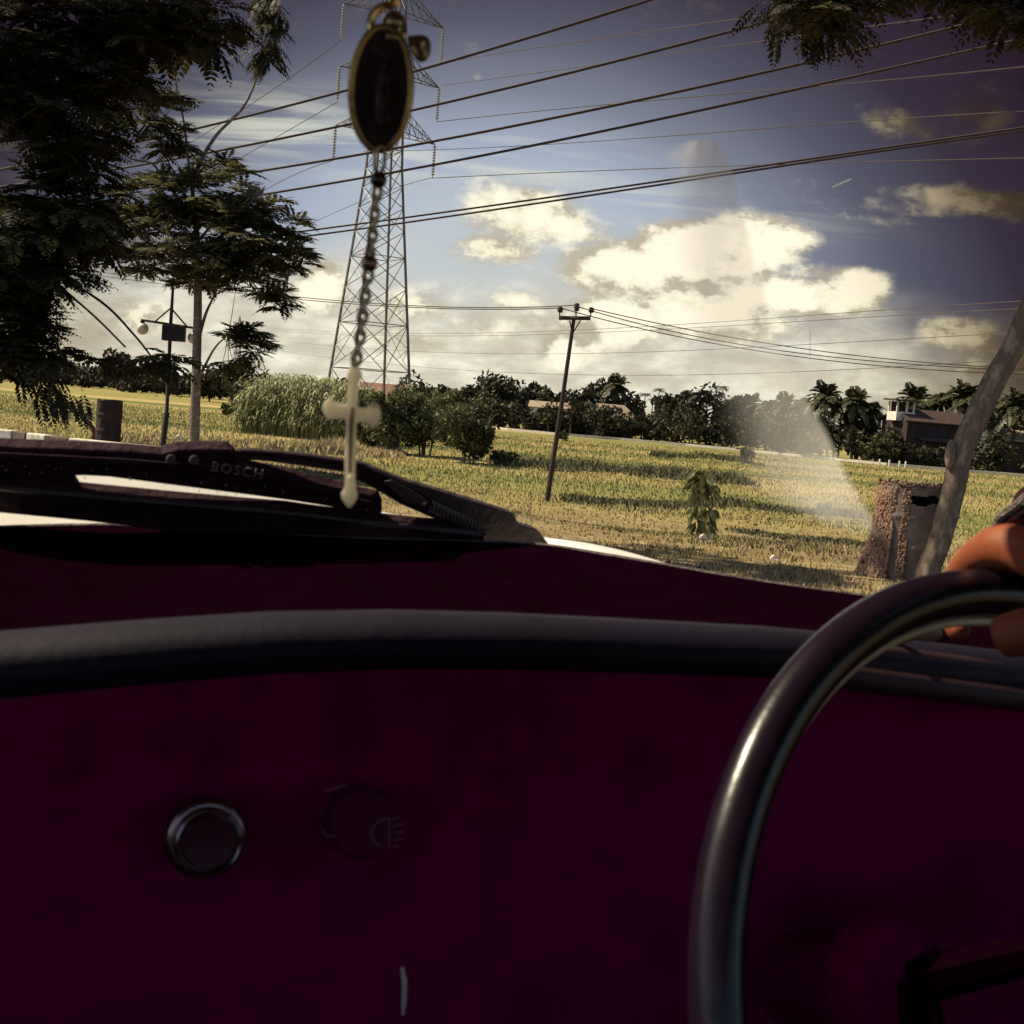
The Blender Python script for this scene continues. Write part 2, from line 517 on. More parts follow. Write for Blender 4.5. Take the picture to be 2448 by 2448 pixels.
def near_grass():
    x, y = in_view(95000, 8.5, 48)
    k = ~road_side(x, y); x, y = x[k], y[k]
    pat = hashnoise(x, y, 2.2, .6, 3) * .6 + hashnoise(x, y, .7, 1, 4) * .4
    keep = rng.random(len(x)) < .12 + 1.0 * pat
    x, y, pat = x[keep], y[keep], pat[keep]
    h = (.025 + .10 * pat ** 1.8) * rng.uniform(.5, 1.3, len(x)) + np.clip((y - 24) / 30, 0, .06)
    w = .010 + .0011 * y * rng.uniform(.6, 1.4, len(x))
    green = hashnoise(x, y, 5, .5, 8)
    r = np.clip(rng.normal(.55, .2, len(x)) - (green > .62) * .35 + (pat - .5) * .25, 0, 1)
    o = blades('verge_grass', x, y, h, w, .5, r, grass_m)
    tag(o, 'dry straw and green grass on the verge beyond the windscreen', 'grass', kind='stuff')


def paddy():
    x, y = in_view(95000, 42, 150, .9)
    band = hashnoise(x + 200, y + x * .06, 9, .06, 5)
    h = (.10 + .12 * band) * rng.uniform(.5, 1.4, len(x))
    w = .012 + .0007 * y * rng.uniform(.6, 1.3, len(x))
    r = np.clip(.05 + .85 * plot(x, y) + (band - .5) * .25 + rng.normal(0, .14, len(x)), 0, 1)
    o = blades('paddy_rice', x, y, h, w, .35, r, paddy_m)
    tag(o, 'golden and green rice in the flat paddy fields', 'rice field', kind='stuff')


def bund(pts, n, name, hgt, m, r0, depth=1.0):
    P3 = [G(*p) for p in pts]
    seg = catmull(P3, 8); seg = np.array(seg)
    i = rng.integers(0, len(seg) - 1, n); f = rng.random(n)
    p = seg[i] * (1 - f[:, None]) + seg[i + 1] * f[:, None]
    x = p[:, 0] + rng.normal(0, .15, n); y = p[:, 1] + rng.normal(0, depth, n)
    d = y.mean()
    lump = hashnoise(x, y * .3, 1.6, 1, 2)
    return blades(name, x, y, hgt * rng.uniform(.3, 1.1, n) * (.4 + lump), np.full(n, .05 + .0016 * d), .5, np.clip(rng.normal(r0, .15, n), 0, 1), m)


near_grass(); paddy()
weed_m = leaf_mat('bund_weeds', [(0, (.04, .04, .018)), (.5, (.08, .075, .03)), (1, (.16, .14, .055))], .15, .8, .5)
for i, (pts, n, hh, dep, lab) in enumerate([
        ([(1320, 1118), (1450, 1122), (1600, 1138), (1780, 1152)], 5200, .40, 2.4, 'dark rough weeds along the field bund right of the leaning pole'),
        ([(1180, 1106), (1240, 1110), (1330, 1118)], 1600, .45, 2.0, 'dark weeds along the bund at the right foot of the round shrub'),
        ([(1350, 1192), (1500, 1203), (1640, 1208), (1750, 1206), (1880, 1222), (2060, 1232)], 4200, .26, .9, 'low dark green weeds on the verge edge behind the sapling'),
        ([(1560, 1090), (1700, 1095), (1800, 1108)], 1400, .5, 2.4, 'far dark weedy strip in the middle of the paddy field'),
        ([(1760, 1268), (1900, 1290), (2090, 1305)], 2200, .13, .45, 'low green weeds on the verge left of the rusty drum'),
        ([(560, 1068), (700, 1078), (850, 1086), (960, 1092)], 5500, .7, 1.2, 'straw coloured tall grass along the foot of the cane'),
        ([(300, 1050), (420, 1062), (560, 1066)], 2600, .5, 1.2, 'straw coloured grass behind the slim pale tree trunk')]):
    tag(bund(pts, n, 'bund_weeds', hh, grass_m if i > 4 else weed_m, .72 if i > 4 else .45, dep), lab, 'weeds', kind='stuff')

# ------------------------------------------------------------------ trees and plants
bark_pale = mat('pale_bark', (.30, .25, .19), (.17, .13, .10), .9, .15, 5, bump=.6, bscale=22, stretch=(1, 1, 2.5), c3=(.42, .37, .29), lo=.3, hi=.7)
bark_dark = mat('dark_bark', (.075, .05, .04), (.035, .022, .02), .9, .15, 14, bump=.5)
frond_m = leaf_mat('feathery_leaf', [(0, (.018, .016, .010)), (.2, (.040, .034, .018)), (.5, (.085, .080, .030)), (.85, (.15, .14, .045)), (1, (.22, .20, .06))], .38)
far_m = leaf_mat('far_leaf', [(0, (.018, .018, .010)), (.45, (.042, .040, .018)), (.8, (.075, .07, .027)), (1, (.12, .11, .045))], .12)
palm_m = leaf_mat('palm_leaf', [(0, (.020, .020, .010)), (.5, (.045, .045, .017)), (1, (.10, .095, .04))], .12, .5)
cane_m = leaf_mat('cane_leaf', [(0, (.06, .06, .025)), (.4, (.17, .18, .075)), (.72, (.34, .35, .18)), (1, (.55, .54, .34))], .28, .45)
shrub_m = leaf_mat('shrub_leaf', [(0, (.030, .030, .013)), (.5, (.070, .075, .024)), (1, (.24, .24, .10))], .22, .6)


class Fol:                               # leaf-face accumulator
    def __init__(s): s.V, s.R, s.n = [], [], 0
    def quads(s, Q, r):                  # Q (m,4,3)
        s.V.append(np.asarray(Q).reshape(-1, 3)); s.R.append(np.asarray(r)); s.n += len(Q)
    def build(s, name, m, parent=None, local=False):
        V = np.concatenate(s.V); F = np.arange(len(V)).reshape(-1, 4)
        return link_mesh(name, np_mesh(name, V, F, np.concatenate(s.R)), m, parent, local)


def unit(v): return v / (np.linalg.norm(v, axis=-1, keepdims=True) + 1e-9)


def frond(fol, base, d, L, droop, wid, n=11, r=.5, leaf_w=.42):
    """feather leaf: paired narrow leaflets along a drooping midrib"""
    d = unit(np.array(d, float)); base = np.array(base, float)
    t = np.linspace(.06, 1, n)
    mid = base + d * (t * L)[:, None]; mid[:, 2] -= droop * L * t ** 2
    T = unit(d + np.stack([0 * t, 0 * t, -2 * droop * t], 1))
    side = unit(np.cross(T, (0, 0, 1.0)) + rng.normal(0, .12, 3))
    ln = wid * (np.sin(np.pi * (t * .86 + .10)) * .9 + .12)
    for sg in (-1, 1):
        dirn = unit(side * sg * .86 + T * .55 + np.array((0, 0, -.22)) + rng.normal(0, .10, (n, 3)))
        tip = mid + dirn * ln[:, None]
        w = np.cross(dirn, np.cross(T, side)); w = unit(w) * (ln * leaf_w * .5)[:, None]
        c = mid + dirn * (ln * .5)[:, None]
        fol.quads(np.stack([mid, c - w, tip, c + w], 1), np.clip(r + rng.normal(0, .12, n), 0, 1))


def rosette(fol, p, out, L, n, droop=.35, wid=.16, r=.5, npin=11, up=.25):
    a0 = rng.uniform(0, 6.28)
    for k in range(n):
        a = a0 + 6.283 * k / n + rng.normal(0, .2)
        d = np.array((math.cos(a), math.sin(a), up + rng.normal(0, .18))) + np.array(out) * .9
        frond(fol, p, d, L * rng.uniform(.7, 1.15), droop * rng.uniform(.6, 1.5), wid, npin, np.clip(r + rng.normal(0, .18), 0, 1))


def ell_points(n, cx, cy, rx, ry, Y, dy, hollow=.25):
    out = []
    while len(out) < n:
        a, b, c = rng.uniform(-1, 1, 3); q = a * a + b * b + c * c
        if hollow < q < 1: out.append((P(cx + a * rx, cy + b * ry, Y + c * dy), np.array((a, c, -b))))
    return out


def slim_tree():
    Y = 22.0
    base = P(463, 1092, Y); base[2] = gz(base[0], base[1]) - .03
    t = empty('feathery_tree', base, 'slim pale trunked feathery tree standing just right of the globe lamp post', 'tree')
    tr = MB()
    q = lambda *L: [P(*p) for p in L]
    tr.tube(catmull([base] + q((466, 1000, Y), (470, 860, Y), (473, 720, Y), (471, 620, Y), (468, 530, Y + .1), (458, 440, Y))), np.interp(np.linspace(0, 1, 37), [0, .15, .6, 1], [.105, .088, .066, .034]), 10)
    br = [((474, 905, Y), (492, 870, Y - .2), (515, 830, Y - .3), (545, 800, Y - .3), .03), ((477, 800, Y), (492, 750, Y + .3), (508, 715, Y + .3), (520, 690, Y + .3), .034),
          ((470, 690, Y), (440, 660, Y - .4), (400, 640, Y - .6), (350, 600, Y - .8), .03), ((470, 600, Y), (540, 560, Y + .3), (620, 540, Y + .5), (700, 560, Y + .6), .032),
          ((460, 445, Y), (480, 385, Y), (520, 320, Y), (575, 265, Y + .2), (603, 215, Y + .3), (614, 178, Y + .3), (628, 110, Y + .3), .040),
          ((458, 440, Y), (450, 380, Y - .1), (441, 300, Y - .2), (427, 230, Y - .2), (416, 160, Y - .2), .028), ((445, 470, Y), (420, 420, Y + .2), (396, 370, Y + .2), (378, 290, Y + .2), .024),
          ((450, 500, Y), (390, 430, Y), (365, 392, Y - .2), (310, 378, Y - .3), (265, 335, Y - .4), (235, 285, Y - .5), .024), ((462, 560, Y), (400, 560, Y + .5), (330, 520, Y + .6), (280, 490, Y + .7), .028),
          ((468, 640, Y), (440, 640, Y), (395, 595, Y - .7), .02), ((470, 580, Y), (560, 480, Y - .5), (620, 450, Y - .6), .026), ((470, 640, Y), (580, 640, Y - .2), (690, 660, Y - .2), .026)]
    for b in br:
        pp = catmull(q(*b[:-1])); tr.tube(pp, np.linspace(b[-1], .009, len(pp)), 6)
    fol = Fol()
    cl = [(520, 460, 140, 78, 1.5, 44, .45), (600, 560, 150, 85, 1.6, 56, .42), (470, 560, 180, 120, 1.8, 60, .36), (390, 480, 110, 70, 1.4, 30, .40), (560, 660, 130, 70, 1.4, 36, .34),
          (690, 620, 62, 52, .8, 16, .48), (390, 620, 90, 50, 1.0, 18, .36), (650, 500, 55, 40, .8, 10, .45), (345, 540, 60, 50, .9, 12, .42), (660, 710, 40, 26, .5, 6, .4),
          (372, 280, 70, 72, .8, 20, .26), (405, 330, 50, 40, .6, 8, .28), (580, 822, 56, 34, .6, 12, .36), (600, 800, 36, 24, .4, 6, .36), (548, 855, 30, 26, .4, 4, .35),
          (428, 120, 40, 55, .6, 10, .25), (300, 250, 60, 50, .7, 10, .26)]
    limb_pts = [q(*b[:-1])[-1] for b in br]
    for cx, cy, rx, ry, dy, n, r in cl:
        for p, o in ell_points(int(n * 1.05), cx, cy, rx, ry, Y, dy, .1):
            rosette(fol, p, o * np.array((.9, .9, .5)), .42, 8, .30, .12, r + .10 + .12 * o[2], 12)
            k = min(range(len(limb_pts)), key=lambda i: np.linalg.norm(limb_pts[i] - p))
            if np.linalg.norm(limb_pts[k] - p) < 1.0:
                md = (p + limb_pts[k]) / 2 + np.array((0, 0, -.08)); tr.tube([limb_pts[k], md, p], [.008, .006, .004], 4, caps=False)
    for k in range(70):                     # the tall brush at the top of the curved limb
        p = P(637 + rng.normal(0, 14), 40 + rng.uniform(-70, 95), Y + .3 + rng.normal(0, .15))
        a = rng.uniform(0, 6.28)
        frond(fol, p, (math.cos(a) * .8, math.sin(a) * .8, -.55 + rng.normal(0, .25)), .46, .25, .13, 12, .22)
    tr.build('trunk', bark_pale, t, smooth=True)
    fol.build('crown', frond_m, t)


def big_left_tree():
    Y = 14.0
    base = np.array((-9.2, 15.0, 0.0)); base[2] = gz(-9.2, 15) - .03
    t = empty('feathery_tree', base, 'large dark feathery tree overhanging the whole left edge with hanging leaf sprays', 'tree')
    tr = MB()
    q = lambda *L: [P(*p) for p in L]
    tr.tube(catmull([base, (-8.9, 14.9, 2.0), (-8.6, 14.7, 3.6), (-8.2, 14.5, 5.2)]), np.linspace(.2, .12, 19), 10)
    for b in [((-600, 500, 14.6), (-250, 470, 14.4), (0, 500, 14), (150, 540, 13.8), (240, 470, 13.8), .06), ((-560, 300, 14.6), (-200, 200, 14.3), (60, 120, 14), (240, 130, 14), (330, 70, 14), .06),
              ((-580, 560, 14.6), (-220, 640, 14.2), (20, 720, 14), (120, 790, 13.8), (160, 900, 13.7), .05), ((-560, 400, 14.6), (-200, 360, 14.2), (60, 330, 14), (170, 340, 14), .05),
              ((-100, 560, 14), (100, 640, 14), (240, 720, 13.9), (320, 800, 13.9), (360, 850, 13.9), .018), ((0, 520, 14), (120, 660, 13.9), (230, 760, 13.8), (300, 830, 13.7), .014),
              ((180, 130, 14), (300, 60, 14), (420, 20, 14), .03)]:
        pp = catmull(q(*b[:-1])); tr.tube(pp, np.linspace(b[-1], .010, len(pp)), 6)
    fol = Fol()
    cl = [(40, 60, 210, 120, 1.6, 80, .10), (150, 190, 160, 110, 1.3, 58, .12), (0, 215, 100, 60, 1.2, 20, .12), (300, 60, 120, 70, 1.0, 32, .12), (250, 190, 90, 70, .8, 20, .14), (420, 20, 100, 46, .8, 16, .14), (490, 45, 60, 60, .5, 10, .16),
          (175, 340, 90, 48, .9, 20, .18), (100, 455, 60, 26, .6, 8, .18), (200, 400, 70, 36, .7, 12, .2),
          (70, 540, 150, 66, 1.2, 46, .28), (180, 520, 90, 46, .9, 22, .3), (-20, 520, 120, 60, 1.1, 22, .26), (235, 480, 45, 40, .6, 8, .3), (255, 575, 30, 20, .4, 4, .32),
          (30, 650, 120, 56, 1.1, 34, .28), (130, 660, 70, 40, .8, 18, .34), (0, 750, 100, 55, .9, 26, .24), (75, 790, 60, 40, .7, 12, .24), (-60, 640, 90, 90, .9, 18, .24),
          (30, 850, 80, 45, .7, 16, .20), (110, 850, 40, 26, .5, 5, .22), (392, 850, 36, 24, .35, 5, .35), (232, 868, 26, 16, .3, 2, .3)]
    for cx, cy, rx, ry, dy, n, r in cl:
        for p, o in ell_points(n, cx, cy, rx, ry, Y, dy, .05):
            rosette(fol, p, o * .7, .44, 6, .42, .13, r, 11)
    for cx_, cy_, cz_, n_, sx_ in ((-8.4, 14.5, 9.0, 70, 1.5), (-6.4, 14.3, 8.8, 24, .9), (-1.75, 13.8, 9.6, 110, .60)):
        tr.tube(catmull([(-8.2, 14.5, 5.2), ((cx_ - 8.2) / 2, 14.3, 8.0), (cx_, cy_, cz_)]), np.linspace(.09, .02, 13), 7)
        for k in range(n_):                 # unseen foliage added above the picture to shade trunk and leaves
            rosette(fol, np.array((cx_, cy_, cz_)) + rng.normal(0, 1, 3) * np.array((sx_, .6, .62)), (0, 0, 0), .5, 7, .4, .18, .3, 9)
    for k in range(34):                     # the spray that hangs down to the fields
        f = rng.uniform(0, 1)
        p = P(85 + 55 * f + rng.normal(0, 24), 850 + 110 * f + rng.normal(0, 10), 13.8 + rng.normal(0, .2))
        frond(fol, p, (.5 + rng.normal(0, .35), rng.normal(0, .4), -.95), .36, .1, .10, 10, .22)
    tr.build('trunk', bark_dark, t, smooth=True)
    fol.build('crown', frond_m, t)


def leaning_tree():
    c = [(2210, 1402, 12.1, .112), (2220, 1360, 12.1, .106), (2248, 1290, 12.1, .104), (2277, 1180, 12.1, .108), (2290, 1120, 12.1, .106), (2300, 1075, 12.1, .108), (2336, 995, 12.1, .112),
         (2385, 895, 12.1, .108), (2417, 840, 12.1, .104), (2470, 720, 12.0, .100), (2560, 520, 11.8, .092), (2680, 260, 11.6, .08), (2780, 20, 11.4, .07)]
    base = P(*c[0][:3]); base[2] = gz(base[0], base[1]) - .03
    t = empty('leaning_tree', base, 'leaning pale barked tree rising from beside the rusty drum at right', 'tree')
    tr = MB()
    pts = catmull([P(*q[:3]) for q in c], 5); rs = np.interp(np.linspace(0, 1, len(pts)), np.linspace(0, 1, len(c)), [q[3] for q in c])
    pts[0][2] = base[2]
    rs = rs * (1 + .03 * np.sin(np.arange(len(rs)) * 2.1))
    tr.tube(pts, rs, 18)
    kn = P(2287, 1088, 12.04)
    tr.ball(kn + np.array((-.06, 0, 0)), .06, 16, (.8, 1, 2.4))
    tr.tube(catmull([P(2700, 200, 11.6), P(2450, 0, 11.3), P(2150, -60, 11.1), P(1950, -40, 11.0), P(1900, 20, 11.0)]), np.linspace(.05, .012, 25), 8)
    tr.tube(catmull([P(2760, 60, 11.5), P(2600, -120, 11), P(2380, -160, 10.8)]), np.linspace(.05, .015, 13), 8)
    fol = Fol()
    for cx, cy, rx, ry, n in [(1930, 0, 70, 44, 12), (2030, -20, 80, 44, 12), (1985, 34, 30, 36, 5), (2230, -75, 150, 50, 26), (2440, -20, 100, 60, 24), (2540, 60, 80, 60, 14), (2380, -80, 160, 60, 26)]:
        for p, o in ell_points(n, cx, cy, rx, ry, 11.1, .7, .05):
            rosette(fol, p, o * .5, .40, 6, .5, .12, .12, 11)
    up = P(2200, 0, 11.2) + np.array((-1.7, .5, 2.3))
    tr.tube(catmull([P(2760, 60, 11.5), np.array((4.0, 11.3, 6.0)), up]), np.linspace(.05, .015, 13), 8)
    for k in range(70):                     # unseen crown added above the picture to shade what hangs into it
        p = up + rng.normal(0, 1, 3) * np.array((1.5, .8, .55)) + (.6, 0, 0)
        rosette(fol, p, (0, 0, 0), .5, 7, .4, .16, .2, 9)
    for k in range(9):
        p = P(1790 + 14 * k + rng.normal(0, 6), 20 - 6 * k + rng.normal(0, 8), 11.0)
        frond(fol, p, (-.8, 0, -.7), .3, .3, .08, 10, .12)
    for k in range(12):
        p = P(1930 + rng.normal(0, 28), 50 + rng.uniform(-20, 25), 11.0)
        frond(fol, p, (.15 + rng.normal(0, .25), .1, -1), .30, .1, .09, 10, .12)
    tr.build('trunk', mat('grey_bark', (.23, .18, .13), (.11, .08, .06), .9, .12, 4, bump=.5, bscale=14, stretch=(1.6, 1.6, .8), c3=(.33, .28, .21), lo=.3, hi=.7), t, smooth=True)
    fol.build('crown', frond_m, t)


slim_tree(); big_left_tree(); leaning_tree()


def leaf_quads(fol, c, n_, size, r, flat=.0):
    """random leaf-clump faces at points c"""
    n = len(c)
    a = unit(rng.normal(0, 1, (n, 3))); b = unit(np.cross(a, rng.normal(0, 1, (n, 3))))
    s = size * rng.uniform(.5, 1.25, n)[:, None]
    fol.quads(np.stack([c - a * s, c - b * s * .45, c + a * s, c + b * s * .45], 1), r)


def lumpy_crown(fol, c, rx, rz, n, size, r0=.4, lumps=9, squash=1.0):
    c = np.array(c, float)
    L = []
    for _ in range(lumps * 2):
        d = unit(rng.normal(0, 1, 3)) * rng.uniform(.3, .88)
        L.append((c + d * np.array((rx, rx, rz)), rng.uniform(.18, .48), rng.normal(0, .15)))
    L.append((c, .7, -.08))
    per = n // len(L)
    for lc, lr, dr in L:
        d = unit(rng.normal(0, 1, (per, 3))) * (rng.random(per) ** .33)[:, None]
        p = lc + d * np.array((rx, rx, rz)) * lr
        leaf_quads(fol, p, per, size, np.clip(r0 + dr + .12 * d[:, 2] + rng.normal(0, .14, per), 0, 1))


def broad_tree(base, h, rx, label, group, size=None, n=900, r0=.4, name='broadleaf_tree'):
    base = np.array(base, float)
    t = empty(name, base, label, 'tree', group)
    fol = Fol()
    rz = h * .47
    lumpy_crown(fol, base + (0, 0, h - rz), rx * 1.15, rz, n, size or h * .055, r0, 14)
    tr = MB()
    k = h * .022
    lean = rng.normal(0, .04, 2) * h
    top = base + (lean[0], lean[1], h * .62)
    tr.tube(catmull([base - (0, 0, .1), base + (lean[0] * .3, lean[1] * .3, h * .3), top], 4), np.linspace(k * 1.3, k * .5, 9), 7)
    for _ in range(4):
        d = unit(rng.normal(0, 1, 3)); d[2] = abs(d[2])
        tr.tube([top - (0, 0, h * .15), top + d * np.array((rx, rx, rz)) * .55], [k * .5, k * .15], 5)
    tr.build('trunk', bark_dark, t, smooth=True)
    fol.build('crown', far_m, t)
    return t


# ---- coconut palms: a few shapes, copied
def make_palm(h, L, nf, seed, droop=.5, stemr=.16):
    global rng
    keep = rng; rng = np.random.default_rng(seed)
    fol = Fol()
    lean = rng.normal(0, .05, 2) * h
    top = np.array((lean[0], lean[1], h - L * .35))
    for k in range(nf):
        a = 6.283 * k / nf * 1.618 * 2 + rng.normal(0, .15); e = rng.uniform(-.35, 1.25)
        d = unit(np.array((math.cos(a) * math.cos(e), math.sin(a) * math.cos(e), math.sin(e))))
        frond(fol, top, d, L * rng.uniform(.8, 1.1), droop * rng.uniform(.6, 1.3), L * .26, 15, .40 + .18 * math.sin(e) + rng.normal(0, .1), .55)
    tr = MB()
    pts = catmull([(0, 0, -.1), (lean[0] * .15, lean[1] * .15, h * .4), top], 5)
    tr.tube(pts, np.linspace(stemr * 1.3, stemr * .8, len(pts)), 7)
    for k in range(5):
        a = rng.uniform(0, 6.28); tr.ball(top + np.array((math.cos(a) * .25, math.sin(a) * .25, -.3)), .14, 6)
    r = D.objects.new('coconut_palm', None); COL.objects.link(r); r.empty_display_size = .2
    tr.build('trunk', bark_dark, r, smooth=True, local=True)
    fol.build('crown', palm_m, r, local=True)
    rng = keep
    return r


def dup(root, loc, rot, s, name=None):
    r = root.copy(); COL.objects.link(r)
    r.location = Vector([float(c) for c in loc]); r.rotation_euler = (0, 0, rot); r.scale = (s, s, s)
    for ch in list(root.children):
        c = ch.copy(); COL.objects.link(c); c.parent = r
    return r


def top_base(px, pytop, Yd):             # base on the ground under a treetop pixel, and the height
    p = P(px, pytop, Yd); z = gz(p[0], p[1])
    return np.array((p[0], p[1], z)), p[2] - z


PALMS = [  # px of the crown, py of its top, distance, label
    (1978, 925, 168, 'tall coconut palm, highest crown just right of the pale streak on the windscreen'),
    (2018, 945, 172, 'coconut palm between the highest crown and the round crowned palm left of the tower house'),
    (2052, 938, 166, 'round crowned coconut palm left of the balcony tower of the big house'),
    (2085, 955, 170, 'smallest coconut palm just left of the balcony tower'),
    (2192, 932, 172, 'coconut palm with drooping fronds just right of the balcony tower'),
    (2252, 938, 176, 'coconut palm above the middle of the long brown roof'),
    (2306, 926, 172, 'tallest coconut palm above the right end of the long brown roof'),
    (2345, 938, 170, 'coconut palm whose crown meets the left side of the leaning trunk'),
    (2432, 945, 168, 'coconut palm right of the leaning trunk near the picture edge'),
    (2470, 960, 172, 'coconut palm cut by the right picture edge'),
    (1795, 950, 186, 'coconut palm seen in the left part of the pale windscreen streak'),
    (1840, 955, 184, 'coconut palm in the middle of the pale windscreen streak'),
    (1882, 948, 182, 'coconut palm just left of the right edge of the pale windscreen streak'),
    (1925, 950, 178, 'coconut palm on the right edge of the pale windscreen streak'),
    (1300, 945, 200, 'coconut palm in the trees just left of the leaning power pole'),
    (1228, 955, 196, 'low coconut palm between the round shrub and the power pole'),
    (1480, 905, 205, 'coconut palm standing out above the feathery trees right of the power pole'),
    (2000, 1010, 158, 'short spreading palm with low fronds at the field edge below the tall palms'),
    (2300, 1062, 156, 'short palm in front of the big house left of the leaning trunk'),
    (2395, 1055, 156, 'short palm in front of the house right of the leaning trunk')]
protos = [make_palm(10.0, 4.3, 34, 1, .6), make_palm(10.0, 4.1, 32, 2, .75), make_palm(5.0, 3.6, 22, 3, .55, .2)]
used = set()
for i, (px, py, d, lab) in enumerate(PALMS):
    low = 'short' in lab
    k = 2 if low else i % 2
    b, h = top_base(px, py, d)
    hp = 5.6 if low else 10.0
    o = protos[k] if k not in used else dup(protos[k], b, 0, 1)
    used.add(k)
    o.location = Vector([float(c) for c in b]); o.rotation_euler = (0, 0, float(rng.uniform(0, 6.28))); s = h / hp; o.scale = (s * .92, s * .92, s)
    tag(o, lab, 'palm tree', 'coconut palms along the far field edge')

# ---- slender areca palms
def make_areca():
    r = D.objects.new('areca_palm', None); COL.objects.link(r)
    fol = Fol()
    for k in range(11):
        a = 6.283 * k / 11; e = .1 + .8 * (k % 3) / 2
        frond(fol, (0, 0, 9.3), (math.cos(a), math.sin(a), e), 1.25, .5, .42, 9, .3, .5)
    tr = MB().tube([(0, 0, -.1), (.05, 0, 5), (0, 0, 9.3)], [.10, .08, .07], 6)
    tr.build('trunk', bark_dark, r, smooth=True, local=True); fol.build('crown', palm_m, r, local=True)
    return r


areca = make_areca()
for i, (px, py, d, lab) in enumerate([(1577, 924, 190, 'thin areca palm with a small tuft clear against the grey cloud'),
                                      (1543, 936, 188, 'areca palm just left of the thin one clear against the cloud'),
                                      (1562, 950, 186, 'shorter areca palm under the thin one clear against the cloud'),
                                      (1684, 930, 186, 'left of two areca palms poking above the big dark rounded tree'),
                                      (1730, 918, 186, 'right and taller of two areca palms above the big dark rounded tree')]):
    b, h = top_base(px, py, d)
    o = areca if i == 0 else dup(areca, b, 0, 1)
    o.location = Vector([float(c) for c in b]); o.rotation_euler = (0, 0, float(rng.uniform(0, 6.28))); o.scale = (1, 1, h / 9.9)
    tag(o, lab, 'palm tree', 'areca palms in the far tree line')

BROAD = [  # px, top py, distance, radius px, brightness, label
    (-60, 820, 300, 80, .2, 'dark broadleaf tree far left behind the hanging leaf spray'),
    (60, 850, 330, 70, .2, 'second dark tree from the left edge behind the hanging spray'),
    (150, 868, 340, 60, .3, 'low grey green tree right of the hanging spray'),
    (210, 878, 350, 50, .3, 'small far tree beside the tall one above the dark drum'),
    (288, 838, 300, 40, .3, 'tall rounded far tree above the dark drum at left'),
    (340, 880, 340, 42, .25, 'far tree between the tall rounded tree and the lamp post'),
    (380, 888, 300, 34, .25, 'far tree directly behind the lamp post'),
    (428, 886, 280, 38, .3, 'far tree between the lamp post and the slim pale trunk'),
    (505, 880, 230, 52, .3, 'dark tree just right of the slim pale trunk'),
    (598, 868, 130, 62, .5, 'light green feathery tree standing at the left end of the tall cane'),
    (720, 905, 260, 40, .3, 'small far tree behind the middle of the cane'),
    (835, 905, 250, 36, .25, 'dark tree at the left foot of the pylon'),
    (978, 896, 120, 62, .45, 'shaggy tree at the right foot of the pylon'),
    (1050, 925, 210, 40, .25, 'thin topped tree just right of the pylon foot'),
    (1085, 938, 215, 34, .3, 'small tree left of the tallest dark tree beyond the round shrub'),
    (1195, 888, 200, 62, .2, 'tallest dark tree beyond the right end of the round shrub'),
    (1130, 920, 215, 46, .25, 'dark tree behind the round shrub'),
    (1270, 915, 205, 44, .2, 'dark tree left of the leaning power pole'),
    (1345, 985, 182, 34, .2, 'low dark tree directly behind the foot of the distant white houses at the pole'),
    (1410, 918, 205, 58, .3, 'first grey green feathery tree right of the power pole'),
    (1500, 925, 205, 56, .35, 'second grey green feathery tree right of the power pole'),
    (1630, 925, 195, 55, .2, 'ragged dark tree left of the big dark rounded tree'),
    (1700, 928, 184, 80, .05, 'biggest and darkest rounded tree left of the pale windscreen streak'),
    (1560, 985, 182, 50, .2, 'dark tree below the areca palms'),
    (1468, 1000, 179, 50, .2, 'low dark tree in front of the pale roofed house'),
    (1296, 992, 183, 46, .2, 'low dark tree before the white house left of the pole'),
    (1400, 1002, 180, 40, .2, 'low dark tree before the white walls right of the pole'),
    (1800, 985, 180, 55, .35, 'low bushy tree behind the left part of the pale streak'),
    (1870, 985, 176, 55, .35, 'low bushy tree behind the middle of the pale streak'),
    (1945, 978, 172, 50, .25, 'bushy tree under the highest coconut palm'),
    (2060, 985, 168, 60, .15, 'dark bushy tree under the round crowned coconut palm'),
    (2130, 1025, 160, 40, .15, 'dark bush left of the big house wall'),
    (2235, 975, 180, 60, .15, 'dark tree behind the long brown roof'),
    (2330, 975, 180, 60, .12, 'dark tree behind the roof beside the leaning trunk'),
    (2420, 985, 178, 60, .12, 'dark tree behind the house right of the leaning trunk'),
    (1160, 902, 212, 44, .32, 'rounded tree touching the left side of the tallest dark tree beyond the shrub'),
    (1236, 906, 208, 40, .42, 'lighter green tree touching the right side of the tallest dark tree'),
    (1325, 918, 208, 44, .25, 'dark tree rising behind the top of the white houses at the pole'),
    (1447, 906, 212, 46, .45, 'pale green feathery tree between the two grey green ones right of the pole'),
    (1602, 922, 200, 42, .38, 'olive tree just left of the biggest dark rounded tree'),
    (1760, 940, 190, 44, .3, 'olive tree between the biggest dark tree and the pale streak')]
for px, py, d, rpx, r0, lab in BROAD:
    b, h = top_base(px, py, d)
    rx = rpx * d / FPX
    broad_tree(b, h, rx, lab, 'trees along the far field edge', n=1700, size=.0026 * d + .04, r0=r0 + float(rng.uniform(-.06, .16)))

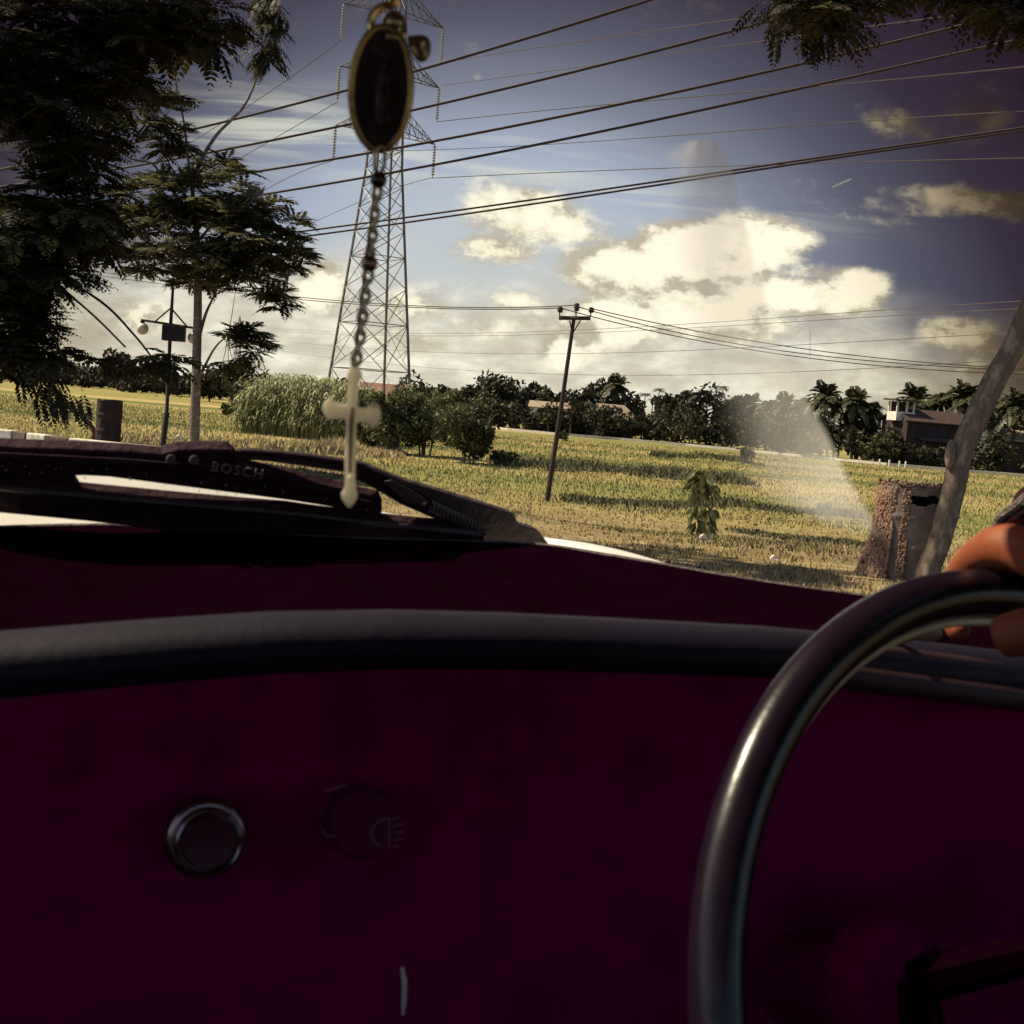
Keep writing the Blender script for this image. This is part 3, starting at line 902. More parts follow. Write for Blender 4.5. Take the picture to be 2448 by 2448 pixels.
# banana clumps and low plants at the field edge
def banana(base, h, n, lab, grp):
    t = empty('banana_plant', base, lab, 'banana plant', grp)
    fol = Fol()
    for k in range(n):
        o = np.array((rng.normal(0, h * .35), rng.normal(0, h * .2), 0)); a = rng.uniform(0, 6.28)
        for j in range(5):
            a2 = a + j * 1.3; L = h * rng.uniform(.5, .8)
            p0 = np.array(base) + o + (0, 0, h * .35)
            d = np.array((math.cos(a2) * .6, math.sin(a2) * .6, .9)); s = unit(np.cross(d, (0, 0, 1.))) * h * .10
            m1 = p0 + d * L * .6; e = p0 + d * L + np.array((math.cos(a2), math.sin(a2), -.5)) * L * .35
            fol.quads(np.array([[p0, m1 - s, e, m1 + s]]), [np.clip(rng.normal(.6, .2), 0, 1)])
    st = MB()
    st.tube([np.array(base) - (0, 0, .1), np.array(base) + (0, 0, h * .5)], [h * .05, h * .03], 6)
    st.build('stem', bark_dark, t); fol.build('foliage', cane_dim, t)


cane_dim = leaf_mat('banana_leaf', [(0, (.03, .03, .015)), (.5, (.08, .08, .03)), (1, (.20, .19, .09))], .2, .5)
for px, py, d, lab in [(1650, 1050, 176, 'banana clump under the big dark rounded tree'), (1730, 1055, 174, 'banana clump left of the pale windscreen streak'),
                       (1800, 1062, 172, 'banana clump in the left of the pale windscreen streak'), (1860, 1068, 170, 'banana clump in the middle of the pale windscreen streak'),
                       (1915, 1070, 168, 'banana clump right of centre in the pale windscreen streak'), (1610, 1045, 178, 'banana clump below the areca palms')]:
    b, h = top_base(px, py - 18, d)
    banana(b, max(h, 2.5), 7, lab, 'banana clumps along the far wall')


def shrub(base, rx, h, n, size, lab, r0=.45, stems=6, m=None, name='shrub', grp=None):
    t = empty(name, base, lab, 'shrub', grp)
    b = np.array(base, float); fol = Fol()
    lumpy_crown(fol, b + (0, 0, h * .54), rx, h * .48, n, size, r0, 12)
    fol.build('foliage', m or shrub_m, t)
    st = MB()
    for k in range(stems):
        a = rng.uniform(0, 6.28); e = b + (math.cos(a) * rx * .6, math.sin(a) * rx * .4, h * rng.uniform(.5, .9))
        st.tube(catmull([b + (math.cos(a) * rx * .12, 0, -.1), (b + e) / 2 + (0, 0, h * .1), e], 3), np.linspace(h * .014, h * .005, 7), 5)
    st.build('stems', bark_pale, t)


gb = lambda px, py: G(px, py)
shrub(gb(1120, 1108), 2.2, 3.3, 7000, .16, 'large dark round leafed shrub at the right end of the cane', .28)
shrub(gb(1010, 1092) + np.array((0, 1.5, 0)), 2.2, 4.4, 6500, .16, 'tall light green shrub between the cane and the dark round shrub', .60)
shrub(gb(935, 1085), 2.0, 3.9, 5500, .16, 'shaggy shrub with bare pale stems right of the rosary cross', .5, 14)
shrub(gb(850, 1075), 1.7, 3.3, 4000, .15, 'dense green shrub behind the right arm of the rosary cross', .42)
shrub(gb(880, 1072), .9, 1.1, 700, .14, 'low dark bush behind the lower arm of the rosary cross', .2)
shrub(gb(548, 1000), 1.1, 1.5, 900, .18, 'small dark bush at the left foot of the cane', .15)
shrub(gb(1345, 1056), .75, 1.3, 500, .16, 'lone small round bush in the field right of the power pole', .15)
shrub(gb(1432, 1048), .9, 1.6, 500, .18, 'small dark bush close to the far wall right of the power pole', .12)
shrub(gb(1785, 1105), .8, 1.4, 500, .16, 'dark bush on the bund beside the water gate', .15)
shrub(gb(1205, 1112), .9, .8, 600, .14, 'low dark bush at the foot of the dark round shrub', .25)


def undergrowth():
    for k in range(46):
        f = k / 45 + rng.normal(0, .006)
        i = min(len(FARWALL) - 2, int(f * (len(FARWALL) - 1))); q = f * (len(FARWALL) - 1) - i
        p = FARWALL[i] * (1 - q) + FARWALL[i + 1] * q + np.array((rng.normal(0, .8), rng.uniform(2.5, 6), 0))
        shrub(p, rng.uniform(1.6, 3.2), rng.uniform(1.6, 5.4), 520, .36, 'low dark bush in the unbroken undergrowth behind the far wall', rng.uniform(.05, .62), 2, far_m, 'undergrowth_bush', 'undergrowth behind the far wall')
    for k in range(30):
        px = -60 + k * 23 + rng.normal(0, 6); d = rng.uniform(270, 330)
        p = P(px, 930, d); p[2] = gz(p[0], p[1])
        shrub(p, rng.uniform(3.0, 4.6), rng.uniform(2.6, 5.0), 300, .75, 'low dark bush in the far hedge across the left fields', rng.uniform(.1, .4), 2, far_m, 'hedge_bush', 'far hedge across the left fields')


def cane():
    """a dense stand of tall cane, read as one mass"""
    fol = Fol()
    A, B = gb(572, 1034), gb(890, 1068)
    for k in range(900):
        f = rng.random(); back = rng.random() ** 1.4 * 7
        p = A * (1 - f) + B * f + np.array((rng.normal(0, .2), back, 0)); p[2] = gz(p[0], p[1])
        top = np.interp(f, [0, .05, .3, .55, .8, 1], [2.7, 3.4, 3.9, 3.8, 3.7, 3.2]) * rng.uniform(.70, 1.08)
        s = rng.normal(0, .05, 2)
        q = p + np.array((s[0] * top, s[1] * top, top))
        w = np.array((.028, 0, 0))
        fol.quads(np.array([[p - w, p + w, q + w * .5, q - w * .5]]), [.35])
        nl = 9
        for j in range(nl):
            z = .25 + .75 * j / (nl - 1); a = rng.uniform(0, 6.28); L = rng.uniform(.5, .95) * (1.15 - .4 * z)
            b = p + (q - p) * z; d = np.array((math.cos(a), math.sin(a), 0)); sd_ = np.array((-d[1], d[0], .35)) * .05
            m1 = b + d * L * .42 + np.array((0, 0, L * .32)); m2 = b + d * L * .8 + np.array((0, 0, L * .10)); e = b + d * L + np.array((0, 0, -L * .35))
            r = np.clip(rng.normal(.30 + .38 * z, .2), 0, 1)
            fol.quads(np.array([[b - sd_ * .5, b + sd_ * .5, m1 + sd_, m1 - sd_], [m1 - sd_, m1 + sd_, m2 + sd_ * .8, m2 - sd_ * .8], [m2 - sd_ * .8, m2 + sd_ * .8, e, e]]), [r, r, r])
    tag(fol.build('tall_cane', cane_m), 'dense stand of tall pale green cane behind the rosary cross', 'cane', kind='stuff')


cane()


def sapling():
    base = gb(1683, 1281)
    t = empty('sapling', base, 'young sapling with two clumps of big drooping leaves on the verge', 'sapling')
    Y = base[1]
    st = MB(); st.tube(catmull([base - np.array((0, 0, .03)), P(1684, 1240, Y), P(1688, 1190, Y), P(1690, 1140, Y)]), [.016] * 10 + [.012] * 9, 6)
    st.build('stem', bark_pale, t)
    V, F, R = [], [], []
    def leaf(p, d, L, W, r):
        d = unit(np.array(d, float)); s = unit(np.cross(d, rng.normal(0, 1, 3))); nrm = np.cross(d, s)
        o = len(V); prof = [(0, .1), (.2, .8), (.45, 1), (.75, .7), (1, .04)]
        for z, w in prof:
            for k in (-1, 0, 1):
                V.append(p + d * L * z + s * W * w * k + nrm * W * .25 * (abs(k) - .5) * w)
        for i in range(4):
            for k in range(2):
                a = o + i * 3 + k; F.append((a, a + 1, a + 4, a + 3)); R.append(np.clip(r + rng.normal(0, .1), 0, 1))
    for cx, cy, rx, ry, n in [(1688, 1160, 27, 26, 54), (1684, 1182, 18, 14, 14), (1678, 1246, 24, 24, 44)]:
        for k in range(n):
            a, b = rng.uniform(-1, 1, 2)
            p = P(cx + a * rx, cy + b * ry - 12, Y + rng.normal(0, .15))
            leaf(p, (a * .7 + rng.normal(0, .3), rng.normal(0, .4), -.9), rng.uniform(.20, .34), rng.uniform(.05, .08), rng.uniform(.3, 1.0))
    link_mesh('foliage', np_mesh('foliage', V, F, R, True), shrub_m, t)


sapling()

# ------------------------------------------------------------------ low wall, houses beyond the field
pale_conc = mat('pale_concrete', (.62, .56, .46), (.45, .40, .33), .9, .2, 3)
w = MB()
pts = [gb(*p) for p in [(1150, 1022), (1215, 1029), (1330, 1040), (1480, 1052), (1640, 1066), (1800, 1081), (1960, 1097), (2120, 1113), (2300, 1128), (2480, 1143)]]
for a, b in zip(pts[:-1], pts[1:]):
    n = unit(np.array((b[1] - a[1], -(b[0] - a[0]), 0))) * .12
    w.prism([a - n, b - n, b + n, a + n], (0, 0, .32))
t = w.build('low_wall', pale_conc); tag(t, 'long low pale concrete edging wall along the far side of the field', 'wall')
FARWALL = pts
undergrowth()

white_wall = mat('white_wall', (.75, .71, .62), (.55, .5, .43), .9, .2, 2)
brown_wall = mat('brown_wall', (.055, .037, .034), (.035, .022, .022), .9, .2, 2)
roof_brown = mat('brown_roof', (.085, .055, .048), (.05, .032, .03), .9, .1, 1.2, stretch=(6, 1, 1))
roof_tan = mat('tan_roof', (.42, .33, .23), (.25, .18, .13), .9, .1, 1.5, stretch=(6, 1, 1))
dark_open = mat('dark_opening', (.012, .006, .008), (.008, .004, .006), .5, .3)


def Rz(a): return np.array(((math.cos(a), -math.sin(a), 0), (math.sin(a), math.cos(a), 0), (0, 0, 1)))


def house(name, label, base, rot, w, d, h, wall_m, roof_m, rise, over=.5, wins=(), awning=None, tower=None, hip=0.0, doors=()):
    """gabled house: front faces the field (local -y)"""
    e = empty(name, base, label, 'house', None)
    R = Rz(rot); b0 = np.array(base, float)
    T = lambda p: b0 + R @ np.array(p, float)
    m = MB()
    m.prism([T(p) for p in [(-w / 2, -d / 2, -.3), (w / 2, -d / 2, -.3), (w / 2, d / 2, -.3), (-w / 2, d / 2, -.3)]], (0, 0, h + .3))
    for sx in (-1, 1):                  # gables
        m.prism([T(p) for p in [(sx * w / 2, -d / 2, h), (sx * w / 2, d / 2, h), (sx * (w / 2 - hip), 0, h + rise)]], R @ np.array((-sx * .2, 0, 0)))
    m.build('wall', wall_m, e)
    r = MB()
    for sy in (-1, 1):
        r.prism([T(p) for p in [(-w / 2 - over, sy * (d / 2 + over), h - .12), (w / 2 + over, sy * (d / 2 + over), h - .12), (w / 2 + over - hip, 0, h + rise + .12), (-w / 2 - over + hip, 0, h + rise + .12)]], (0, 0, .14))
    r.build('roof', roof_m, e)
    for x, z, ww, wh in wins:
        k = MB(); k.box(T((x, -d / 2 - .02, z)), (ww, .10, wh), R); win = k.build('window', dark_open, e)
        f = MB()
        for zz in (-1, 1): f.box(T((x, -d / 2 - .05, z + zz * (wh / 2 + .05))), (ww + .2, .12, .1), R)
        for xx in (-1, 1): f.box(T((x + xx * (ww / 2 + .05), -d / 2 - .045, z)), (.1, .12, wh), R)
        f.build('frame', wall_m, win)
    for x, ww, wh in doors:
        k = MB(); k.box(T((x, -d / 2 - .03, wh / 2)), (ww, .1, wh), R); k.build('door', dark_open, e)
    if awning:
        x0, x1, z, out = awning
        k = MB(); k.prism([T(p) for p in [(x0, -d / 2 + .02, z + .35), (x1, -d / 2 + .02, z + .35), (x1, -d / 2 - out, z), (x0, -d / 2 - out, z)]], (0, 0, .14)); k.build('awning', roof_m, e)
        for x in np.linspace(x0 + .2, x1 - .2, 4):
            k = MB(); k.box(T((x, -d / 2 - out + .15, z / 2)), (.16, .16, z), R); k.build('post', wall_m, e)
    return e, T, R


b = gb(2235, 1118); b = b + np.array((0, 4, 0))
rt = rad(12)
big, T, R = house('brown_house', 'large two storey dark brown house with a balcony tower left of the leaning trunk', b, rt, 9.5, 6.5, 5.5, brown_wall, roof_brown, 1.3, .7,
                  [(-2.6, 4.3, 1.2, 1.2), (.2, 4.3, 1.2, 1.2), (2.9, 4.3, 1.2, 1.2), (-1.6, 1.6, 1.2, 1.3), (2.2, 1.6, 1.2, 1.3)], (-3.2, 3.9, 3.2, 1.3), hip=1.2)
tw = MB()                                # roof-top balcony tower
TX = -4.3
tw.box(T((TX, -.5, 6.0)), (2.5, 2.4, 1.1), R)
tw.build('tower_parapet', white_wall, big)
for sx, sy in ((-1, -1), (1, -1), (-1, 1), (1, 1), (.15, -1)):
    k = MB(); k.box(T((TX + sx * 1.12, -.5 + sy * 1.05, 7.2)), (.2, .2, 1.3), R); k.build('tower_post', pale_conc, big)
k = MB(); k.box(T((TX, .3, 7.2)), (1.9, .2, 1.28), R); k.build('tower_back_wall', brown_wall, big)
k = MB(); k.prism([T(p) for p in [(TX - 1.7, -2.1, 7.86), (TX + 1.7, -2.1, 7.86), (TX + 1.7, 1.2, 7.95), (TX - 1.7, 1.2, 7.95)]], (0, 0, .22)); k.build('tower_roof', roof_brown, big)
k = MB(); k.prism([T(p) for p in [(4.95, -3.3, 3.0), (6.9, -3.3, 3.0), (6.9, -3.3, 4.3), (4.95, -3.3, 5.3)]], R @ np.array((0, 3, 0))); k.build('side_annex', white_wall, big)

b = gb(2405, 1128) + np.array((0, 3, 0))
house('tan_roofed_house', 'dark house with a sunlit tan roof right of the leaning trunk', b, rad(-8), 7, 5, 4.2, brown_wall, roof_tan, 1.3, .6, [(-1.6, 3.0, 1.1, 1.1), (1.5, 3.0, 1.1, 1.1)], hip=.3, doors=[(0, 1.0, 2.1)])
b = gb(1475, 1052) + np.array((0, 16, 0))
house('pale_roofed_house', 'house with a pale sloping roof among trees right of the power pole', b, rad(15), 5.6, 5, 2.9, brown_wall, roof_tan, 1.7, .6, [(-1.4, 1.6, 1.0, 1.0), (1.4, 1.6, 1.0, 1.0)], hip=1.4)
b = gb(1378, 1043) + np.array((0, 13, 0))
house('white_house', 'small white walled house half hidden by trees just right of the power pole', b, rad(6), 3.6, 3.2, 2.6, white_wall, roof_brown, .6, .3, [(1.0, 1.4, .7, .8)], doors=[(-.5, 1.0, 1.9)])
b = gb(1318, 1038) + np.array((0, 20, 0))
house('long_white_house', 'white house with a low roof among trees just left of the power pole', b, rad(-6), 5.6, 3.5, 3.6, white_wall, roof_tan, .7, .4, [(-1.5, 2.2, .9, .9), (1.2, 2.2, .9, .9)])
b = gb(925, 1000); b = P(925, 985, 240); b[2] = gz(b[0], b[1])
house('red_roofed_house', 'low red brown roofed house seen through the pylon legs', b, 0, 9, 6, 3.4, white_wall, mat('red_roof', (.30, .15, .10), (.2, .1, .07), .9, .1, 1.5), 2.2, .6, [(-2, 1.8, 1.2, 1.2), (2, 1.8, 1.2, 1.2)])
for px, py, d, rot, sz, lab in [(280, 917, 380, .1, (9, 6, 3), 'small far white house beside the tall rounded tree at left'), (345, 920, 390, -.1, (7, 5, 2.6), 'far white building left of the lamp post'), (385, 922, 360, .2, (6, 4, 2.6), 'tiny far white building behind the lamp post'),
                                (220, 916, 400, .0, (8, 5, 2.2), 'low far white building right of the hanging leaf spray')]:
    b = P(px, py, d); b[2] = gz(b[0], b[1])
    house('far_house', lab, b, rot, *sz, white_wall, roof_tan, 1.2, .4, [(-1.4, 1.3, 1.0, 1.0), (1.4, 1.3, 1.0, 1.0)])

# white gate pillars and marker posts by the far wall
for i, (px, py, hpx, wpx, lab) in enumerate([(2091, 1100, 34, 6, 'white gate pillar left of the big brown house'), (2112, 1104, 52, 7, 'taller white gate pillar left of the big brown house')]):
    b = gb(px, py); sc = b[1] / FPX
    m = MB(); m.box(b + (0, 0, hpx * sc / 2), (wpx * sc, wpx * sc, hpx * sc)); m.box(b + (0, 0, hpx * sc + .08), (wpx * sc * 1.5, wpx * sc * 1.5, .16))
    tag(m.build('gate_pillar', white_wall, bevel=.02), lab, 'gate pillar', 'white gate pillars')
for i, px in enumerate((2102, 2125, 2149, 2164)):
    b = gb(px, 1113 + (px - 2100) * .09); sc = b[1] / FPX
    m = MB(); m.lathe([(.10, 0), (.10, 14 * sc), (.07, 16 * sc)], b, 10)
    tag(m.build('marker_post', white_wall, smooth=True), ['first', 'second', 'third', 'fourth'][i] + ' white marker post from the left below the big brown house', 'post', 'white marker posts on the far wall')
# water gate on the bund
b = gb(1775, 1098); m = MB(); sc = b[1] / FPX
m.box(b + (0, 0, .45), (.5, .4, .9)); m.box(b + (0, 0, 1.0), (1.5, .6, .16))
tag(m.build('water_gate', mat('old_concrete', (.16, .12, .10), (.08, .06, .05), .9), bevel=.02), 'small dark concrete water gate on the field bund', 'water gate')
# boulder
b = gb(1963, 1222); m = MB(); m.ball(b + (0, 0, .10), .32, 18, (1.15, .8, .9))
o = m.build('boulder', mat('stone', (.36, .28, .22), (.13, .09, .08), .9, bump=.8, bscale=9, scale=3), smooth=True)
dm = o.modifiers.new('sub', 'SUBSURF'); dm.levels = dm.render_levels = 2
tx = D.textures.new('stone_lumps', 'CLOUDS'); tx.noise_scale = .25
dm = o.modifiers.new('lumps', 'DISPLACE'); dm.texture = tx; dm.strength = .18; dm.texture_coords = 'GLOBAL'
tag(o, 'pale topped boulder in the grass left of the rusty drum', 'boulder')

# ------------------------------------------------------------------ pylons
steel = mat('galvanised_steel', (.17, .15, .14), (.10, .085, .08), .55, .4, 3, metal=.3)
glass_ins = mat('insulator_glass', (.42, .38, .33), (.2, .17, .16), .25, .6, 40)


def lattice_pylon(base, s, label, thick=1.0):
    e = empty('lattice_pylon', base, label, 'pylon', 'pylons of the power line')
    b0 = np.array(base, float)
    zs = [0, 5.0, 8.2, 10.7, 12.8, 14.6, 16.2, 17.6, 18.9, 20.1, 21.4, 22.7, 24.0, 25.3, 26.6, 28.0, 29.4, 30.8, 33.0]
    def hw(z): return np.interp(z, [0, 18.9, 31, 34], [3.5, 1.32, .72, .15])
    ang = [rad(a) for a in (75.4, 165.4, 255.4, 345.4)]
    c = lambda k, z: b0 + s * np.array((hw(z) * math.cos(ang[k % 4]), hw(z) * math.sin(ang[k % 4]), z))
    for k in range(4):
        m = MB(); m.tube([c(k, 0), c(k, 18.9), c(k, 31), c(k, 34)], [.10 * s * thick, .085 * s * thick, .06 * s * thick, .05 * s * thick], 4); m.build('leg', steel, e)
    m = MB()
    for i in range(len(zs) - 1):
        for k in range(4):
            m.bar(c(k, zs[i]), c(k + 1, zs[i + 1]), .042 * s * thick); m.bar(c(k + 1, zs[i]), c(k, zs[i + 1]), .042 * s * thick)
            if i in (1, 2, 4, 9, 12, 15): m.bar(c(k, zs[i]), c(k + 1, zs[i]), .045 * s * thick)
            if i < 3:                       # sub-bracing of the tall lower panels
                a, b2 = c(k, zs[i]), c(k + 1, zs[i]); top1, top2 = c(k, zs[i + 1]), c(k + 1, zs[i + 1]); mid = (a + b2 + top1 + top2) / 4
                m.bar((a + top1) / 2, (a + mid) / 2, .03 * s * thick); m.bar((b2 + top2) / 2, (b2 + mid) / 2, .03 * s * thick); m.bar((a + top1) / 2, (mid + top1) / 2, .03 * s * thick); m.bar((b2 + top2) / 2, (mid + top2) / 2, .03 * s * thick)
    m.build('lattice_bracing', steel, e)
    ax = np.array((math.cos(rad(30.4)), math.sin(rad(30.4)), 0)); pr = np.array((-ax[1], ax[0], 0))
    tips = []
    for z in (21.4, 25.3, 29.4):
        for sg in (-1, 1):
            m = MB(); w0 = hw(z) * .707
            tip = b0 + s * (ax * sg * 3.75 + np.array((0, 0, z - .25)))
            lo = [b0 + s * (ax * sg * w0 + pr * w0 * q + np.array((0, 0, z))) for q in (-1, 1)]
            hi = [b0 + s * (ax * sg * w0 * .9 + pr * w0 * .9 * q + np.array((0, 0, z + 1.7))) for q in (-1, 1)]
            for p in lo + hi: m.bar(p, tip, .05 * s * thick)
            for q in range(2):
                prev = hi[q]
                for f in (.2, .4, .6, .8):
                    l, h2 = lo[q] * (1 - f) + tip * f, hi[q] * (1 - f) + tip * f
                    m.bar(prev, l, .03 * s * thick); m.bar(l, h2, .03 * s * thick); prev = h2
            for f in (.2, .5): m.bar(lo[0] * (1 - f) + tip * f, lo[1] * (1 - f) + tip * f, .03 * s * thick)
            m.build('cross_arm', steel, e)
            n = 11; prof = [(.02, 0)]
            for i in range(n):
                zz = -.18 - i * .19; prof += [(.035, zz + .09), (.13, zz + .02), (.13, zz - .02), (.035, zz - .06)]
            prof.append((.02, -2.35))
            k = MB(); k.lathe([(r * s * thick, h * s) for r, h in prof], tip, 10); k.build('insulator', glass_ins, e)
            tips.append(tip + np.array((0, 0, -2.35 * s)))
    return tips


pb = P(877, 980, 90.0); pb[2] = gz(pb[0], pb[1])
TIPS = lattice_pylon(pb, 1.0, 'tall lattice pylon behind the rosary and the cane')
pb2 = P(563, 925, 430.0); pb2[2] = gz(pb2[0], pb2[1])
lattice_pylon(pb2, .78, 'small far pylon seen right of the slim pale trunk', 1.8)

# ------------------------------------------------------------------ leaning power pole
pole_m = mat('tarred_pole', (.055, .034, .03), (.03, .017, .018), .8, .3, 6)
pb = gb(1307, 1197); Yp = float(pb[1])
e = empty('power_pole', pb, 'thin leaning power pole with three insulators standing in the field', 'power pole')
m = MB(); m.tube([pb - (0, 0, .1), P(1340, 985, Yp), P(1372, 762, Yp)], [.095, .08, .062], 10); m.build('pole', pole_m, e, smooth=True)
m = MB(); m.bar(P(1336, 760, Yp - .05), P(1412, 761, Yp - .05), .10); m.build('crossarm', pole_m, e)
m = MB(); m.bar(P(1362, 766, Yp - .03), P(1366, 788, Yp - .03), .03); m.bar(P(1388, 766, Yp - .03), P(1370, 795, Yp - .03), .03); m.build('brace', pole_m, e)
INS = [P(1339, 738, Yp - .05), P(1378, 731, Yp), P(1413, 739, Yp - .05)]
for (px, p0, p1) in [(1338, 757, 738), (1377, 757, 731), (1412, 757, 739)]:
    a, b = P(px, p0, Yp - .05), P(px, p1, Yp - .05)
    m = MB(); m.tube([a, b], .022, 6)
    h = np.linalg.norm(b - a)
    m.lathe([(.05, h * .5), (.10, h * .62), (.07, h * .74), (.12, h * .86), (.07, h * 1.0), (.10, h * 1.1), (.05, h * 1.25)], a, 12)
    m.build('insulator', pole_m, e, smooth=True)

# ------------------------------------------------------------------ wires
wire_m = mat('cable', (.050, .030, .026), (.035, .02, .02), .7, .3)
thin_m = mat('conductor', (.12, .095, .085), (.08, .06, .055), .6, .3)


def wire(px, Y0, Y1, r, m, label, grp):
    """conductor through photograph points, run from Y0 (left) to Y1 (right)"""
    px = sorted(px); xs = np.array([p[0] for p in px], float); ys = np.array([p[1] for p in px], float)
    deg = min(3, len(px) - 1); cf = np.polyfit((xs - 1224) / 1000, ys, deg)
    X = np.linspace(xs[0], xs[-1], 30); Yp_ = np.polyval(cf, (X - 1224) / 1000)
    ii = (X - xs[0]) / (xs[-1] - xs[0]); inv = 1 / Y0 + (1 / Y1 - 1 / Y0) * ii
    o = MB().tube([P(a, b, 1 / q) for a, b, q in zip(X, Yp_, inv)], r, 5).build('wire', m, smooth=True)
    tag(o, label, 'wire', grp)


g1 = 'thick cables crossing the sky'
wire([(-200, 440), (0, 402), (264, 354), (418, 321), (831, 216), (1040, 155), (1300, 79), (1550, 2), (1760, -66)], 38, 24, .030, wire_m, 'highest thick cable, leaving the top of the picture right of the medal', g1)
wire([(-200, 478), (0, 440), (233, 413), (462, 374), (836, 297), (1000, 262), (1300, 188), (1600, 113), (1859, 44), (2100, -20)], 38, 24, .030, wire_m, 'second highest thick cable, crossing behind the lower part of the medal', g1)
wire([(-200, 515), (0, 480), (594, 416), (850, 374), (1060, 334), (1300, 286), (1600, 222), (2171, 92), (2520, 8)], 38, 22, .030, wire_m, 'third highest thick cable, touching the foot of the medal', g1)
wire([(-200, 560), (300, 508), (629, 466), (874, 427), (1300, 342), (1600, 279), (1960, 200), (2285, 130), (2560, 68)], 38, 22, .028, wire_m, 'fourth thick cable, crossing at the first black bead', g1)
wire([(-200, 655), (300, 602), (700, 555), (1300, 477), (1600, 433), (2040, 358), (2448, 306), (2600, 285)], 38, 22, .022, wire_m, 'upper cable of the close pair crossing the middle of the sky', g1)
wire([(-200, 664), (300, 614), (700, 567), (1300, 490), (1600, 441), (2040, 363), (2448, 314), (2600, 294)], 38, 22, .022, wire_m, 'lower cable of the close pair crossing the middle of the sky', g1)
g2 = 'pylon conductors'
TP = {}
def tpx(p):
    d = np.array(p) - CAM; z = d @ FW
    return (1224 + FPX * (d @ CX) / z, 1224 - FPX * (d @ CY) / z)
tl = [tpx(p) for p in TIPS]              # order: low left, low right, mid left, mid right, top left, top right
wire([tl[1], (1300, 412), (1600, 403), (2448, 377), (2620, 374)], 90, 60, .026, thin_m, 'thin conductor from the lowest right arm of the pylon running right', g2)
wire([tl[3], (1300, 263), (1600, 237), (1900, 212), (2320, 171), (2560, 148)], 90, 60, .026, thin_m, 'thin conductor from the middle right arm of the pylon running right', g2)
wire([tl[5], (1300, 112), (1600, 68), (1800, 40), (2100, -8)], 90, 60, .026, thin_m, 'thin conductor from the top right arm of the pylon running right', g2)
wire([(1060, 204), (1300, 172), (1600, 130), (1900, 87), (2140, 55), (2520, 10)], 100, 60, .024, thin_m, 'thin conductor leaving the middle right arm tip of the pylon', g2)
wire([(870, 362), (1100, 356), (1300, 346), (1600, 325), (2040, 291), (2448, 267), (2600, 260)], 100, 60, .024, thin_m, 'thin conductor passing just above the lowest right insulator', g2)
wire([tl[4], (700, 185), (585, 255), (420, 365), (200, 500)], 150, 90, .030, thin_m, 'thin conductor from the top left arm of the pylon falling left', g2)
wire([tl[2], (700, 308), (554, 387), (400, 480), (250, 560)], 150, 90, .028, thin_m, 'thin conductor from the middle left arm of the pylon falling left', g2)
wire([tl[0], (700, 418), (638, 453), (500, 530), (350, 600)], 150, 90, .028, thin_m, 'thin conductor from the lowest left arm of the pylon falling left', g2)
wire([tl[1], (970, 438), (845, 493), (760, 525), (695, 555), (560, 610)], 160, 90, .024, thin_m, 'thin conductor from the lowest right arm of the pylon falling left', g2)
g3 = 'wires of the leaning power pole'
pt = [tpx(p) for p in INS]
wire([(-100, 612), (200, 650), (413, 684), (740, 721), (1100, 735), pt[0]], 75, Yp, .018, wire_m, 'wire from the left insulator of the leaning pole running left', g3)
wire([(-100, 602), (200, 640), (413, 676), (740, 716), (1100, 731), pt[1]], 75, Yp, .018, wire_m, 'wire from the middle insulator of the leaning pole running left', g3)
wire([pt[2], (1600, 775), (1940, 840), (2390, 876), (2600, 886)], Yp, 55, .018, wire_m, 'highest wire from the leaning pole running down to the right', g3)
wire([pt[1], (1450, 757), (1600, 787), (1900, 845), (2390, 882), (2600, 892)], Yp, 55, .018, wire_m, 'middle wire from the leaning pole running down to the right', g3)
wire([pt[0], (1450, 765), (1600, 797), (1900, 856), (2390, 890), (2600, 899)], Yp, 55, .018, wire_m, 'lowest wire from the leaning pole running down to the right', g3)
g4 = 'far thin wires above the tree line'
for ps, lab in [([(572, 779), (700, 789), (960, 794), (1230, 794), (1350, 793), (1500, 784), (1900, 755), (2448, 720), (2600, 712)], 'highest of the far thin wires above the tree line'),
                ([(548, 782), (700, 796), (960, 799), (1300, 800), (1500, 795), (1900, 767), (2448, 738), (2600, 731)], 'second highest of the far thin wires above the tree line'),
                ([(575, 800), (700, 822), (970, 838), (1300, 845), (1550, 842), (1900, 825), (2448, 796), (2600, 788)], 'third highest of the far thin wires above the tree line'),
                ([(550, 815), (700, 850), (970, 873), (1160, 888), (1400, 894), (1700, 895), (2000, 886), (2300, 868), (2600, 845)], 'lowest of the far thin wires, skimming the palm tops')]:
    wire(ps, 420, 95, .030, thin_m, lab, g4)

# ------------------------------------------------------------------ globe lamp post
Yl = 23.5
black_metal = mat('black_paint', (.030, .016, .020), (.018, .008, .012), .6, .4, 10)
lb = P(386, 1095, Yl); lb[2] = gz(lb[0], lb[1]) - .02
e = empty('lamp_post', lb, 'thin black lamp post with two white globe lamps at left of the slim tree', 'lamp post')
m = MB(); m.tube([lb, P(398, 988, Yl), P(398.5, 984, Yl), P(408, 775, Yl), P(414, 680, Yl)], [.052, .056, .036, .034, .024], 10); m.build('post', black_metal, e, smooth=True)
m = MB(); m.tube([P(338, 765, Yl), P(470, 785, Yl)], .022, 8); m.build('crossbar', black_metal, e, smooth=True)
m = MB(); m.tube([P(370, 769, Yl), P(410, 735, Yl)], .015, 6); m.tube([P(410, 738, Yl), P(448, 782, Yl)], .015, 6); m.build('strut', black_metal, e)
m = MB(); cc = P(416, 797, Yl - .05)
m.box(cc, (.40, .28, .28), Rz(rad(8))); m.build('control_box', black_metal, e, bevel=.01)
